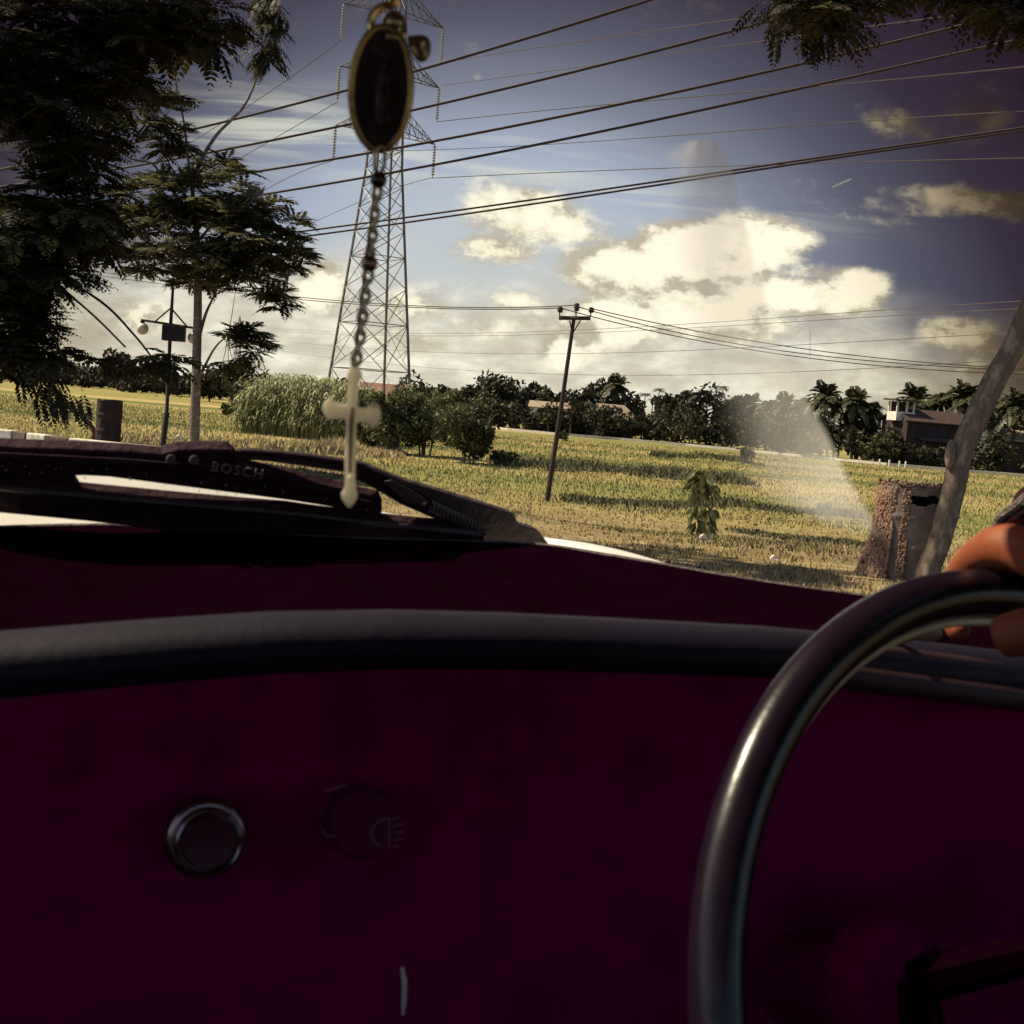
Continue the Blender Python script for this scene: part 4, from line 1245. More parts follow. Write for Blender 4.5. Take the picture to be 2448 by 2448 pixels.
m = MB(); m.lathe([(.05, -.05), (.11, -.03), (.12, 0), (.09, .035), (.02, .045)], P(415, 671, Yl), 16); m.build('cap', mat('grey_cap', (.22, .22, .24), (.16, .16, .18), .6), e, smooth=True)
globe_m = mat('opal_globe', (.72, .66, .5), (.62, .55, .4), .35, .5)
for px, py, hx in ((341, 786, 341), (463, 808, 466)):
    m = MB(); m.ball(P(px, py, Yl), .108, 20); g = m.build('globe', globe_m, e, smooth=True)
    m = MB(); a = P(hx, 766 if px < 400 else 784, Yl); m.tube([a, a - np.array((0, 0, .10))], .04, 8); m.build('collar', black_metal, g)

# ------------------------------------------------------------------ tar drums used as tree guards
def drum(base, r, h, label, m, hole=None, rough=.012, bent=False):
    n, k = 96, 60
    V, F = [], []
    for i in range(k + 1):
        z = h * i / k
        rib = .012 * math.exp(-((z / h - .36) / .03) ** 2) + .012 * math.exp(-((z / h - .68) / .03) ** 2)
        for j in range(n):
            a = 2 * math.pi * j / n
            q = rough * (math.sin(a * 5 + z * 9) + math.sin(a * 11 - z * 17) * .6)
            zz = z - (max(0, math.sin(a * 3 + 1) * .03) if i == k else 0)
            V.append((base[0] + (r + rib + q) * math.cos(a), base[1] + (r + rib + q) * math.sin(a), base[2] - .02 + zz))
    for i in range(k):
        for j in range(n):
            if hole:
                q = (j / n - (hole[2] + hole[3]) / 2) / ((hole[3] - hole[2]) / 2)
                if abs(q) < 1 and abs(i / k - (hole[0] + hole[1]) / 2 - .012 * math.sin(j * .6)) < (hole[1] - hole[0]) / 2 * math.sqrt(1 - q * q): continue
            F.append((i * n + j, i * n + (j + 1) % n, (i + 1) * n + (j + 1) % n, (i + 1) * n + j))
    me = D.meshes.new('drum'); me.from_pydata(V, [], F); me.update(); me.polygons.foreach_set('use_smooth', np.ones(len(F), dtype=bool))
    o = link_mesh('drum', me, m)
    s = o.modifiers.new('thick', 'SOLIDIFY'); s.thickness = .012
    return tag(o, label, 'drum', 'old tar drums guarding saplings')


rust = mat('rusty_steel', (.20, .155, .13), (.14, .10, .085), .8, .25, 7, bump=.25, bscale=40, c3=(.13, .075, .05), lo=.35, hi=.75)
tar = mat('tarred_steel', (.045, .026, .022), (.022, .011, .012), .8, .3, 9, bump=.4, bscale=30)
db = P(2158, 1425, 12.6); db[2] = gz(db[0], db[1])
dr = drum(db, .335, .94, 'rusty crusted old drum with a torn opening beside the leaning trunk', rust, (.80, .90, .66, .84), .006)
crust = MB()                              # lumps of hardened tar running down its left side
for k in range(2100):
    a = rad(rng.choice([rng.uniform(165, 226), rng.uniform(238, 250)], p=[.82, .18])); z = rng.uniform(0, .9) ** 1.15
    if a > rad(236) and rng.random() < .3: continue
    rr = .333 + (.9 - z) ** 2.2 * .20 * max(0, 1 - abs(a - rad(190)) / rad(45)) + (.9 - z) * .05 * hashnoise(np.array([a * 9.]), np.array([z * 7.]), 1.)[0]
    crust.ball(db + np.array((math.cos(a) * rr, math.sin(a) * rr, z)), rng.uniform(.006, .019), 6, (1, 1, rng.uniform(.7, 2.2)))
for k in range(260):
    a = rng.uniform(0, 6.28); crust.ball(db + np.array((math.cos(a) * .335, math.sin(a) * .335, .93 + rng.normal(0, .012))), rng.uniform(.006, .016), 6)
cr = crust.build('tar_crust', mat('crusted_tar', (.30, .19, .13), (.17, .095, .065), .9, .15, 9, bump=.8, bscale=60), None, smooth=True, angle=80)
cr.parent = dr; cr['kind'] = 'stuff'
fl = MB(); fl.lathe([(.325, 0), (.325, .02), (.30, .035), (.001, .03)], db + (0, 0, .885), 40)
fl = fl.build('shade_lid', tar, None, smooth=True); fl.parent = dr  # lid added inside the drum to keep sun out of the opening
db2 = P(256, 1090, 24.6); db2[2] = gz(db2[0], db2[1])
drum(db2, .235, .93, 'dark upright drum behind the kerb at left below the hanging leaf spray', tar, None, .004)
# bent stake beside it
b = P(222, 1040, 24.9)
m = MB(); m.tube(catmull([np.array((b[0], b[1], gz(b[0], b[1]) - .02)), P(224, 1030, 24.9), P(212, 1012, 24.9), P(203, 1000, 24.9), P(210, 988, 24.9), P(217, 984, 24.9)]), np.linspace(.05, .03, 31), 7)
tag(m.build('bent_stake', mat('reddish_wood', (.17, .085, .06), (.09, .045, .04), .9, bump=.5), smooth=True), 'bent reddish stump stake leaning left of the dark drum', 'stake')

# painted kerb stones along the bend
kerb_w = mat('white_kerb_paint', (.72, .66, .54), (.40, .33, .25), .85, .2, 6, lo=.45, hi=.7)
kerb_b = mat('worn_black_kerb', (.17, .12, .09), (.09, .06, .05), .9, .2, 9)
kp = [(-60, 1044), (28, 1049), (60, 1054), (107, 1064), (160, 1074), (290, 1095), (420, 1118)]
labs = ['whitish dirty kerb stone at the left picture edge', 'narrow brown kerb stone between the two left white ones', 'white painted kerb stone with black stains left of the dark drum', 'worn grey kerb stone just left of the longest white one', 'longest white painted kerb stone in front of the dark drum', 'white kerb stone tapering behind the wiper right of the dark drum']
for i in range(6):
    a, b = P(kp[i][0] + 1.5, kp[i][1], 24.2 - i * .35), P(kp[i + 1][0] - 1.5, kp[i + 1][1], 24.2 - (i + 1) * .35)
    a[2] = b[2] = 0.0
    n = unit(np.array((b[1] - a[1], -(b[0] - a[0]), 0)))
    n = n if n[1] > 0 else -n
    m = MB(); m.prism([a, b, b + n * .22, a + n * .22], (0, 0, .20))
    tag(m.build('kerb_stone', kerb_b if i in (1, 3) else kerb_w, bevel=.025), labs[i], 'kerb stone', 'black and white kerb stones along the bend')
# litter in the grass
for px, py, lab in [(427, 1052, 'scrap of pale litter in the grass right of the lamp post'), (1681, 1290, 'pale stone at the foot of the sapling'), (1850, 1340, 'pale twig scrap on the verge left of the rusty drum')]:
    b = gb(px, py); m = MB(); s = .0022 * b[1]
    m.add([b + np.array((-1.6, 0, 0.3)) * s, b + np.array((1.5, -.4, .2)) * s, b + np.array((1.2, .9, 1.4)) * s, b + np.array((-1.0, .8, 1.6)) * s, b + np.array((.2, .3, 2.2)) * s, b + np.array((0, .2, -.5)) * s],
          [(0, 1, 2), (0, 2, 4), (0, 4, 3), (1, 5, 2), (0, 5, 1), (3, 5, 0), (2, 5, 3), (2, 3, 4)])
    tag(m.build('litter_scrap', kerb_w), lab, 'litter')

# ================================================================== the car
PSI = rad(24)                            # the car points 24 degrees to the left of the camera
CL = np.array((math.cos(PSI), math.sin(PSI), 0)); CF = np.array((-math.sin(PSI), math.cos(PSI), 0))
K = lambda l, f, z: CL * l + CF * f + np.array((0, 0, z))
def lf(p): return float(p @ CL), float(p @ CF)
def PF(px, py, f): d = ray(px, py); return CAM + d * (f / (d @ CF))
def PZ(px, py, z): d = ray(px, py); return CAM + d * ((z - EYE) / d[2])
GS = .62                                 # windscreen rake: metres back per metre up
def PW(px, py, f0=.985): d = ray(px, py); t = (f0 - (EYE - 1.235) * GS) / (d @ CF + GS * d[2]); return CAM + d * t

def plum(name, c, rough, spec, c2=None, scale=30, bump=.05, bscale=180):
    return mat(name, c, c2 or tuple(x * .75 for x in c), rough, spec, scale, bump=bump, bscale=bscale)

dash_m = plum('dashboard_paint', (.185, .003, .064), .8, .015)
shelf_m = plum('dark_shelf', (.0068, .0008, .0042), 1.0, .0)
pad_m = plum('dash_pad_vinyl', (.0095, .0065, .018), .6, .22)  # bluish base colour stands in for the sky's sheen
trim_m = plum('dark_trim', (.018, .004, .009), .9, .08)
rubber_m = plum('wiper_rubber', (.034, .012, .020), .8, .12, scale=40, bump=.3, bscale=90)
gasket_m = mat('grey_gasket_rubber', (.16, .13, .115), (.07, .05, .05), .85, .25, 26, bump=.5, bscale=120, stretch=(1, 1, 4))
flap_m = mat('grey_wiper_flap', (.085, .062, .062), (.045, .028, .032), .8, .3, 14, bump=.3, bscale=140)
paint_m = mat('white_car_paint', (.78, .74, .66), (.72, .67, .58), .25, .5, 2)
rim_m = plum('steering_rim_plastic', (.011, .005, .012), .28, .38, scale=60, bump=.02)
chrome_m = mat('chrome', (.55, .52, .5), (.4, .38, .37), .18, .5, 20, metal=1.0)
brass_m = mat('gold_metal', (.75, .58, .30), (.5, .36, .16), .25, .5, 60, metal=1.0)
cream_m = mat('cream_ring', (.62, .55, .36), (.5, .42, .26), .35, .5, 20)
lining_m = mat('roof_lining', (.24, .18, .17), (.20, .15, .14), .95, .05, 30)

car = empty('car', K(.02, .3, 0), 'dark interior and white bonnet of the car the picture is taken from', 'car')

# windscreen base line, traced along the rubber seal at its height
gpx = [(-900, 1500), (-400, 1330), (-120, 1278), (0, 1268), (240, 1262), (400, 1270), (650, 1283), (905, 1295), (1120, 1300), (1300, 1309), (1500, 1341), (1800, 1393), (2080, 1432), (2250, 1452)]
gzp = lambda x: float(np.interp(x, [1300, 1500, 1800, 2080, 2250], [1.236, 1.2345, 1.228, 1.218, 1.213]))
gpts = [PZ(x, y, gzp(x)) for x, y in gpx[2:]]
left = lf(gpts[0])
gpts = [K(-.66, .70, 1.236), K(-.60, .86, 1.236), K(-.45, .94, 1.236), K(-.22, .955, 1.236)] + gpts + [K(.805, .74, 1.216)]
path = catmull(gpts, 5)
glf = np.array(sorted(lf(p) for p in path))
gf = lambda l: float(np.interp(l, glf[:, 0], glf[:, 1]))
gzl = sorted((lf(p)[0], float(p[2])) for p in path)
gdz = lambda l: float(np.interp(l, [q[0] for q in gzl], [q[1] for q in gzl])) - 1.236
pil = [K(.805, .74, 1.216), PF(2385, 1278, .775), PF(2448, 1195, .745), PF(2530, 1100, .71), K(.80, .50, 1.66)]
m = MB(); m.tube(path, .0036, 8); m.build('windscreen_seal', gasket_m, car, smooth=True)
m = MB(); m.tube(catmull(pil, 5), .0045, 8)
m.build('windscreen_seal', gasket_m, car, smooth=True)
m = MB(); pp = catmull([p + CL * .045 - CF * .01 + np.array((0, 0, -.006)) for p in pil], 5); m.tube(pp, .040, 8); m.build('right_pillar', trim_m, car, smooth=True)
m = MB(); m.tube([K(-.68, .70, 1.22), K(-.68, .40, 1.64)], .035, 8); m.build('left_pillar', trim_m, car, smooth=True)

# windscreen glass: a clean pane, wrapped round at the corner
HT = .48
gl = [p for p in path]
rows = [[p + (np.array((0, 0, 1)) * HT - CF * HT * GS * (1 if lf(p)[0] < .45 else .85)) * q for p in gl] for q in np.linspace(0, 1, 8)]
gm = D.materials.new('clear_glass'); gm.use_nodes = True; gt = gm.node_tree; gt.nodes.clear()
tb = gt.nodes.new('ShaderNodeBsdfTransparent'); tb.inputs[0].default_value = (1, 1, 1, 1); go = gt.nodes.new('ShaderNodeOutputMaterial'); gt.links.new(tb.outputs[0], go.inputs[0])
gb_ = MB().grid(rows); glass = gb_.build('windscreen', gm, car, smooth=True)
from mathutils.bvhtree import BVHTree
bvh = BVHTree.FromPolygons([Vector(v) for v in gb_.v], gb_.f)
def on_glass(px, py, inset=.003):
    d = Vector(ray(px, py)).normalized(); h = bvh.ray_cast(Vector(CAM), d)
    if h[0] is None: return PW(px, py, .965)
    return np.array(h[0] - d * inset)

# a film of dust left on the inside of the glass, sharp along its wiped right edge
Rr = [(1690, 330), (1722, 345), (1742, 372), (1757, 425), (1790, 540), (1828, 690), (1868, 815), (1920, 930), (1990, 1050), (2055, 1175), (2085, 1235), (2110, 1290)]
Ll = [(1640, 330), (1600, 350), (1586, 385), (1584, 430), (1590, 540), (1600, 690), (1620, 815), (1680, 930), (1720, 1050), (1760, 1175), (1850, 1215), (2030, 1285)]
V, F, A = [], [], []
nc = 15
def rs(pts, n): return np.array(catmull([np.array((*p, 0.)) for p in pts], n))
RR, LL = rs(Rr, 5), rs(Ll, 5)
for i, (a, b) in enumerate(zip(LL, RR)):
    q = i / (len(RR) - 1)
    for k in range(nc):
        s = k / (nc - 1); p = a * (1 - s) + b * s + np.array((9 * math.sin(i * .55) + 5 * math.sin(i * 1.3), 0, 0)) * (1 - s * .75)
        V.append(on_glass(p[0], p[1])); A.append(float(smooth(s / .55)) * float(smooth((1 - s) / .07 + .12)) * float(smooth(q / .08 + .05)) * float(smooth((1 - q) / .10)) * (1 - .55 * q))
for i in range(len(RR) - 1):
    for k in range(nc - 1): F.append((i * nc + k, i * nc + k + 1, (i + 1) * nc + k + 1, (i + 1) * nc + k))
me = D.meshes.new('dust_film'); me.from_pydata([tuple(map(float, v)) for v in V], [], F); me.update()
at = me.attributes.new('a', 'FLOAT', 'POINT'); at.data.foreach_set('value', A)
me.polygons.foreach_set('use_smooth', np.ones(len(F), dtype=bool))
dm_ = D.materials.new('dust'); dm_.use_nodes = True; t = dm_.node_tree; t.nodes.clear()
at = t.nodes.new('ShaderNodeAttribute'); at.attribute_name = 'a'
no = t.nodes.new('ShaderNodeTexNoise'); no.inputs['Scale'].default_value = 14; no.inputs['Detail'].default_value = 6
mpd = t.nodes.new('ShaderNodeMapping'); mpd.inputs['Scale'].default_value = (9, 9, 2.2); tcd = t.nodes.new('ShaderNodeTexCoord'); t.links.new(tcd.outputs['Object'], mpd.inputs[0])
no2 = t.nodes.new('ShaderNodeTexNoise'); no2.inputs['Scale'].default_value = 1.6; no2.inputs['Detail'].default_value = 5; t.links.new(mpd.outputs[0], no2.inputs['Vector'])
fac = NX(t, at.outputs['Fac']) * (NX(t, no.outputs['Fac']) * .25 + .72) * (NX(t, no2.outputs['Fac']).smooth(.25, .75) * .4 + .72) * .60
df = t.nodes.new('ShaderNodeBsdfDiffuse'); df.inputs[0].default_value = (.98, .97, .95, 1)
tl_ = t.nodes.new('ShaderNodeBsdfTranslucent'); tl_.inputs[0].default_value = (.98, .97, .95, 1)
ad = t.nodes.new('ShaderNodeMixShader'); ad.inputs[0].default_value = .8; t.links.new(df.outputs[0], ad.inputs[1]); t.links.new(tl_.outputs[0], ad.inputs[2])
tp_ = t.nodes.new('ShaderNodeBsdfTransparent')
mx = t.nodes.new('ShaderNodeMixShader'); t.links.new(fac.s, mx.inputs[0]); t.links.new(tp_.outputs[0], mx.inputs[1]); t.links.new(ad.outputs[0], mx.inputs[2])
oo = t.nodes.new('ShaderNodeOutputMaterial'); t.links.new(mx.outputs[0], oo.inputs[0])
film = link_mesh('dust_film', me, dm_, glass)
for q in [((2035, 428), (1990, 448)), ((1962, 352), (1964, 362)), ((1937, 790), (1936, 850)), ((1880, 548), (1885, 552))]:
    m = MB(); a, b = on_glass(*q[0], .002), on_glass(*q[1], .002); m.tube([a, b], .00022, 4)
    m.build('scratch', mat('scratch', (.8, .78, .7), rough=.6), glass)

# bonnet: a white bulge seen between the wipers and over the seal
sil = [(-500, 1110), (0, 1122), (300, 1135), (600, 1180), (840, 1208), (1100, 1262), (1340, 1289), (1440, 1305), (1540, 1332), (1700, 1400), (2000, 1520)]
fc = lambda x: float(np.interp(x, [600, 840, 1100, 1340, 1440, 1540, 1700], [1.75, 1.6, 1.4, 1.2, 1.16, 1.12, 1.06]))
cols = []
for q in catmull([np.array((x, y, 0.)) for x, y in sil], 5):
    c = PF(q[0], q[1], fc(q[0])); l = lf(c)[0]; f0 = min(gf(l) + .02, fc(q[0]) - .04); L_ = fc(q[0]) - f0
    cols.append([K(l, f0 + L_ * t, c[2] - .03 * (1 - t) ** 3) for t in np.linspace(0, 1, 7)] + [c + CF * a - np.array((0, 0, b)) for a, b in ((.04, .004), (.10, .02), (.18, .08), (.22, .2), (.24, .5))])
bon = MB().grid(cols).build('bonnet', paint_m, car, smooth=True)
m = MB(); c = PF(30, 1254, 1.32)
m.ball(c - np.array((0, 0, .006)), .018, 14, (1.9, .9, 1.0)); m.build('washer_jet', rubber_m, bon, smooth=True)
for sx, l in ((-1, -.80), (1, .60)):
    m = MB(); m.grid([[K(l, f, z) for f in np.linspace(.9, 2.1, 8)] for z in (.35, .7, 1.0)]); m.build('wing_panel', paint_m, car, smooth=True)

# dashboard shelf, crest roll and face
ls = np.linspace(-.70, .80, 76)
prof = [(.612, 1.232), (.60, 1.2385), (.587, 1.2430), (.573, 1.2438), (.563, 1.2420), (.5565, 1.2385), (.5535, 1.2345), (.5522, 1.2305), (.5528, 1.2265), (.5560, 1.2225), (.5612, 1.2190), (.562, 1.12), (.560, 1.00), (.57, .85), (.66, .62)]
rows = []
cz = lambda l: float(np.interp(l, [-.7, -.3, -.1, .02, .08, .14, .20, .26, .34, .42, .55, .7], [-.050, -.022, -.0125, -.0065, -.001, .0035, .005, .0042, .0012, -.0022, -.012, -.026]))
for f, z in prof: rows.append([K(l, f, z + cz(l) * max(0, min(1, (z - 1.1) / .1))) for l in ls])
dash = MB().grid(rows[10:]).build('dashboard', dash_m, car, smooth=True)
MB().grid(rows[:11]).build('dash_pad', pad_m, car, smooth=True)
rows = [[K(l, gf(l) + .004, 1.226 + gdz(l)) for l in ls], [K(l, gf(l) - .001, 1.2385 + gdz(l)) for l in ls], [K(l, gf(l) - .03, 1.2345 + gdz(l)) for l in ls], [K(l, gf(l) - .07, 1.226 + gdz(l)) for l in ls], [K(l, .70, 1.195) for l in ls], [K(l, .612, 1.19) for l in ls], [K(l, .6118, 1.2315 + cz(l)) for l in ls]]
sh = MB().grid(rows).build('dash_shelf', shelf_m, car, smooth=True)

# switches on the dash face
def face(px, py, f=.553): return PF(px, py, f)
kc = face(490, 2000, .545); ax = unit(-CF + np.array((0, 0, .10)) - CL * .05)
u0 = .0158
m = MB(); m.lathe([(u0 * 1.0, -.012), (u0 * 1.08, 0.002), (u0 * 1.10, .004), (u0 * 1.0, .006), (u0 * .92, .006), (u0 * .92, .011), (u0 * .90, .0125), (u0 * .84, .0130), (u0 * .78, .0122), (u0 * .77, .010), (.001, .010)], kc, 40, ax)
kb = m.build('lighter_socket', mat('dark_chrome', (.30, .22, .25), (.18, .13, .15), .25, .5, 30, metal=1.0), dash, smooth=True, angle=60)
m = MB(); m.lathe([(u0 * .75, .009), (u0 * .74, .0115), (u0 * .66, .0128), (u0 * .35, .0120), (.001, .0118)], kc, 40, ax); m.build('socket_cap', plum('black_cap', (.055, .002, .02), .45, .25), kb, smooth=True)
kc2 = face(862, 1962, .552)
knob_m = plum('switch_knob', (.105, .004, .045), .6, .08)
m = MB(); m.lathe([(.015, -.01), (.0165, .001), (.0165, .006), (.015, .008), (.001, .0085)], kc2, 40, ax); kn = m.build('headlamp_switch', knob_m, dash, smooth=True, angle=50)
sym_m = mat('switch_symbol', (.20, .085, .085), (.15, .06, .07), .6, .3)
off = ax * .0092
def sy(px, py): return face(px, py, .552) + off
Cc = (920, 1982)
arc = [sy(918 - 42 * math.sin(math.pi * k / 16), 1981 - 35 * math.cos(math.pi * k / 16)) for k in range(17)]
m = MB(); m.tube(arc + [arc[0]], .00042, 5)
for (a, b) in [((927, 1949), (941, 1943)), ((928, 1965), (950, 1958)), ((928, 1979), (951, 1977)), ((928, 1994), (950, 1995)), ((927, 2011), (940, 2012))]: m.tube([sy(*a), sy(*b)], .00042, 5)
m.build('headlamp_symbol', sym_m, dash)
m = MB(); m.tube([face(778, 1893, .544), face(800, 1884, .544), face(826, 1879, .544)], .0005, 5); m.build('switch_edge', sym_m, dash)
m = MB(); m.tube([face(770, 1985, .544), face(782, 1998, .544), face(803, 2001, .544)], .0005, 5); m.build('switch_edge', sym_m, dash)
m = MB(); m.tube([PF(961, 2312, .52), PF(967, 2345, .52), PF(966, 2390, .522), PF(963, 2425, .526)], [.0008, .0012, .0012, .0006], 6); m.build('key_edge', mat('key_glint', (.75, .62, .56), (.45, .34, .32), .4, .5), dash, smooth=True)  # pale colour stands in for light on a chrome edge

# instrument ledges behind the wheel
led_m = plum('ledge_vinyl', (.040, .018, .022), .6, .25)
for a, b, f, r in [((1960, 1545), (2385, 1600), .56, .0052), ((1950, 1590), (2420, 1645), .556, .0028), ((1990, 1612), (2600, 1690), .553, .0075)]:
    m = MB(); p, q = PF(*a, f), PF(*b, f); m.tube([p, (p + q) / 2, q], r, 10); m.build('instrument_ledge', led_m, dash, smooth=True)
m = MB(); m.tube(catmull([PF(2130, 1534, .62), PF(2190, 1546, .62), PF(2250, 1554, .62), PF(2285, 1553, .62), PF(2308, 1549, .62)], 4), [.0006] * 12 + [.0014] * 5, 5); m.build('frayed_trim', mat('frayed_cream', (.7, .6, .38), (.5, .4, .25), .8), dash)

# wipers: traced in the plane of the glass, with real thickness
def wp(pts, f0=.985): return [PW(x, y, f0) for x, y in pts]
TH = CF * .011 + np.array((0, 0, .006))
up = [(-420, 1040), (-60, 1062), (0, 1068), (150, 1073), (300, 1079), (390, 1087), (400, 1082), (425, 1076), (470, 1074), (545, 1074), (556, 1080), (566, 1092), (580, 1108), (600, 1119), (704, 1141), (800, 1167), (870, 1183), (914, 1192), (914, 1228), (860, 1224), (705, 1199), (600, 1185), (430, 1163), (260, 1141), (200, 1138), (165, 1139), (180, 1152), (195, 1176), (188, 1181), (160, 1172), (140, 1155), (100, 1143), (0, 1133), (-60, 1132), (-420, 1106)]
m = MB(); m.prism(wp(up), TH); w1 = m.build('wiper_blade', rubber_m, car, bevel=.002)
m = MB(); m.prism(wp([(-60, 1078), (300, 1096), (395, 1104), (560, 1112), (860, 1192), (905, 1202), (905, 1208), (700, 1168), (560, 1134), (395, 1118), (300, 1110), (-60, 1090)], .980), -CF * .004); m.build('blade_rail', rubber_m, w1, bevel=.001)
for x, y, rx, ry in [(408, 1098, 10, 9), (463, 1100, 9, 10)]:
    m = MB(); m.lathe([(.0030, 0), (.0036, .002), (.0034, .004), (.0022, .0045)], PW(x, y, .977), 18, -CF); m.build('rivet', flap_m, w1, smooth=True)
low = [(-420, 1116), (-60, 1147), (0, 1150), (100, 1157), (150, 1165), (190, 1172), (400, 1192), (560, 1206), (690, 1216), (760, 1226), (900, 1243), (1000, 1254), (1080, 1260), (1148, 1268), (1160, 1276), (1160, 1296), (1140, 1300), (900, 1302), (700, 1296), (540, 1286), (400, 1273), (330, 1262), (200, 1247), (0, 1228), (-60, 1222), (-420, 1184)]
m = MB(); m.prism(wp(low, .978), TH); w2 = m.build('wiper_arm', rubber_m, car, bevel=.002)
m = MB(); m.tube(wp([(-60, 1160), (190, 1184), (690, 1226), (1000, 1262), (1150, 1277)], .974), .0024, 6); m.build('arm_rail', plum('worn_rail', (.045, .028, .03), .5, .4), w2, smooth=True)
m = MB(); m.prism(wp([(560, 1222), (700, 1213), (820, 1224), (900, 1240), (900, 1246), (700, 1230)], .976), -CF * .003)
m.build('arm_cap', rubber_m, w2)
flap = [(568, 1080), (600, 1079), (720, 1089), (850, 1107), (872, 1112), (960, 1147), (1110, 1192), (1200, 1220), (1232, 1233), (1236, 1248), (1244, 1256), (1275, 1264), (1292, 1276), (1316, 1308), (1150, 1302), (1162, 1284), (1110, 1262), (1000, 1214), (905, 1160), (852, 1136), (823, 1130), (700, 1112), (640, 1104), (575, 1100)]
m = MB(); m.prism(wp(flap, .996), CF * .006 + np.array((0, 0, .003))); w3 = m.build('second_wiper_blade', flap_m, car, bevel=.0012)
m = MB(); m.tube(catmull(wp([(555, 1082), (600, 1081), (720, 1091), (850, 1110), (870, 1114)], .993), 5), .0022, 6); m.build('blade_spine', rubber_m, w3, smooth=True)
arm = [(862, 1110), (905, 1128), (960, 1150), (990, 1166), (1010, 1176), (1040, 1200), (1100, 1228), (1150, 1258), (1166, 1280), (1160, 1284), (1090, 1258), (1030, 1236), (960, 1205), (905, 1172), (855, 1146)]
m = MB(); m.prism(wp(arm, .990), CF * .009); wa = m.build('wiper_arm', rubber_m, car, bevel=.002)
m = MB(); m.prism(wp([(915, 1150), (935, 1146), (985, 1172), (1025, 1200), (1012, 1214), (970, 1198)], .985), -CF * .003); m.build('arm_bracket', flap_m, wa, bevel=.001)
a, b = PW(1030, 1210, .984), PW(1145, 1262, .984); T = unit(b - a); Aa = unit(np.cross(T, CF)); B = np.cross(T, Aa); Ls = np.linalg.norm(b - a)
m = MB(); m.tube([a + T * Ls * s + (Aa * math.cos(s * 88) + B * math.sin(s * 88)) * .0042 for s in np.linspace(0, 1, 150)], .0009, 5); m.build('spring', plum('spring_steel', (.10, .07, .07), .5, .4), wa, smooth=True)
m = MB(); m.ball(PW(1014, 1203, .982), .0016, 8); m.build('rivet', cream_m, wa, smooth=True)
# maker's lettering moulded on the blade
tcu = D.curves.new('blade_lettering', 'FONT'); tcu.body = 'BOSCH'; tcu.size = .0105; tcu.extrude = .0004; tcu.space_character = 1.25
to = D.objects.new('blade_lettering', tcu); COL.objects.link(to)
a, b = PW(502, 1125, .9735), PW(590, 1139, .9735)
Xa = unit(b - a); Ya = unit(np.array((0, 0, 1.0)) - CF * GS * .5); Ya = unit(Ya - Xa * (Xa @ Ya)); Za = np.cross(Xa, Ya)
to.matrix_world = Matrix(((Xa[0], Ya[0], Za[0], a[0]), (Xa[1], Ya[1], Za[1], a[1]), (Xa[2], Ya[2], Za[2], a[2]), (0, 0, 0, 1)))
bpy.context.view_layer.update()
dgt = bpy.context.evaluated_depsgraph_get(); tme = D.meshes.new_from_object(to.evaluated_get(dgt)); tme.transform(to.matrix_world)
D.objects.remove(to); tm_o = link_mesh('blade_lettering', tme, mat('moulded_letters', (.20, .14, .13), (.12, .08, .08), .7), w1)
# droplets of dried dirt
m = MB()
for k in range(34):
    x, y = rng.uniform(0, 900), 0; y = 1085 + x * .115 + rng.uniform(0, 42)
    m.ball(PW(x, y, .9765), rng.uniform(.0004, .0009), 5)
m.build('dirt_specks', mat('dried_dirt', (.45, .38, .32), (.3, .25, .2), .9), w1)

# steering wheel
hub_m = plum('hub_plastic', (.13, .0022, .045), 1.0, .0)
WC = np.array((.2555, .5483, 1.1122)); wt, wa_, WR = .3773, .4827, .1809
WN = np.array((math.sin(wa_) * math.cos(wt), -math.cos(wt) * math.cos(wa_), math.sin(wt)))
WA = unit(np.cross(WN, (0, 0, 1))); WB = np.cross(WA, WN)
circ = lambda r, n, o=0.0: [WC + WN * o + r * (math.cos(6.28319 * k / n) * WA + math.sin(6.28319 * k / n) * WB) for k in range(n)]
m = MB(); m.tube(circ(WR, 160), .0112, 20, closed=True)
wheel = m.build('steering_wheel', rim_m, car, smooth=True, angle=80)
m = MB(); m.tube(circ(WR - .0128, 160, -.0045), .0022, 10, closed=True); m.build('trim_ring', cream_m, wheel, smooth=True, angle=80)
m = MB(); m.lathe([(.030, -.03), (.036, -.02), (.036, -.008), (.030, 0), (.01, .004)], WC - WN * .09, 32, WN); m.build('hub', hub_m, wheel, smooth=True)
for w in (math.pi + rad(-8), rad(8)):
    e = WC + WR * (math.cos(w) * WA + math.sin(w) * WB)
    if (e - WC) @ CL < 0: continue
    m = MB(); m.tube([WC - WN * .09, (WC + e) / 2 - WN * .045, e - WN * .002], [.012, .009, .008], 8); m.build('spoke', shelf_m, wheel, smooth=True)
m = MB(); m.tube([WC - WN * .09, WC - WN * .06 - WB * WR * .55, WC - WB * WR], [.012, .009, .008], 8); m.build('spoke', shelf_m, wheel, smooth=True)
m = MB(); m.tube([WC - WN * .10, WC - WN * .30], .026, 16); m.build('column', hub_m, car, smooth=True)
m = MB(); q = P(2210, 1508, .70); m.tube([q, q + CF * .05 + np.array((0, 0, -.02)), K(.46, .60, 1.19)], .004, 8); m.ball(q, .010, 16, (1.0, .7, .62)); m.build('indicator_stalk', mat('beige_knob', (.30, .22, .16), (.2, .14, .11), .6), car, smooth=True)

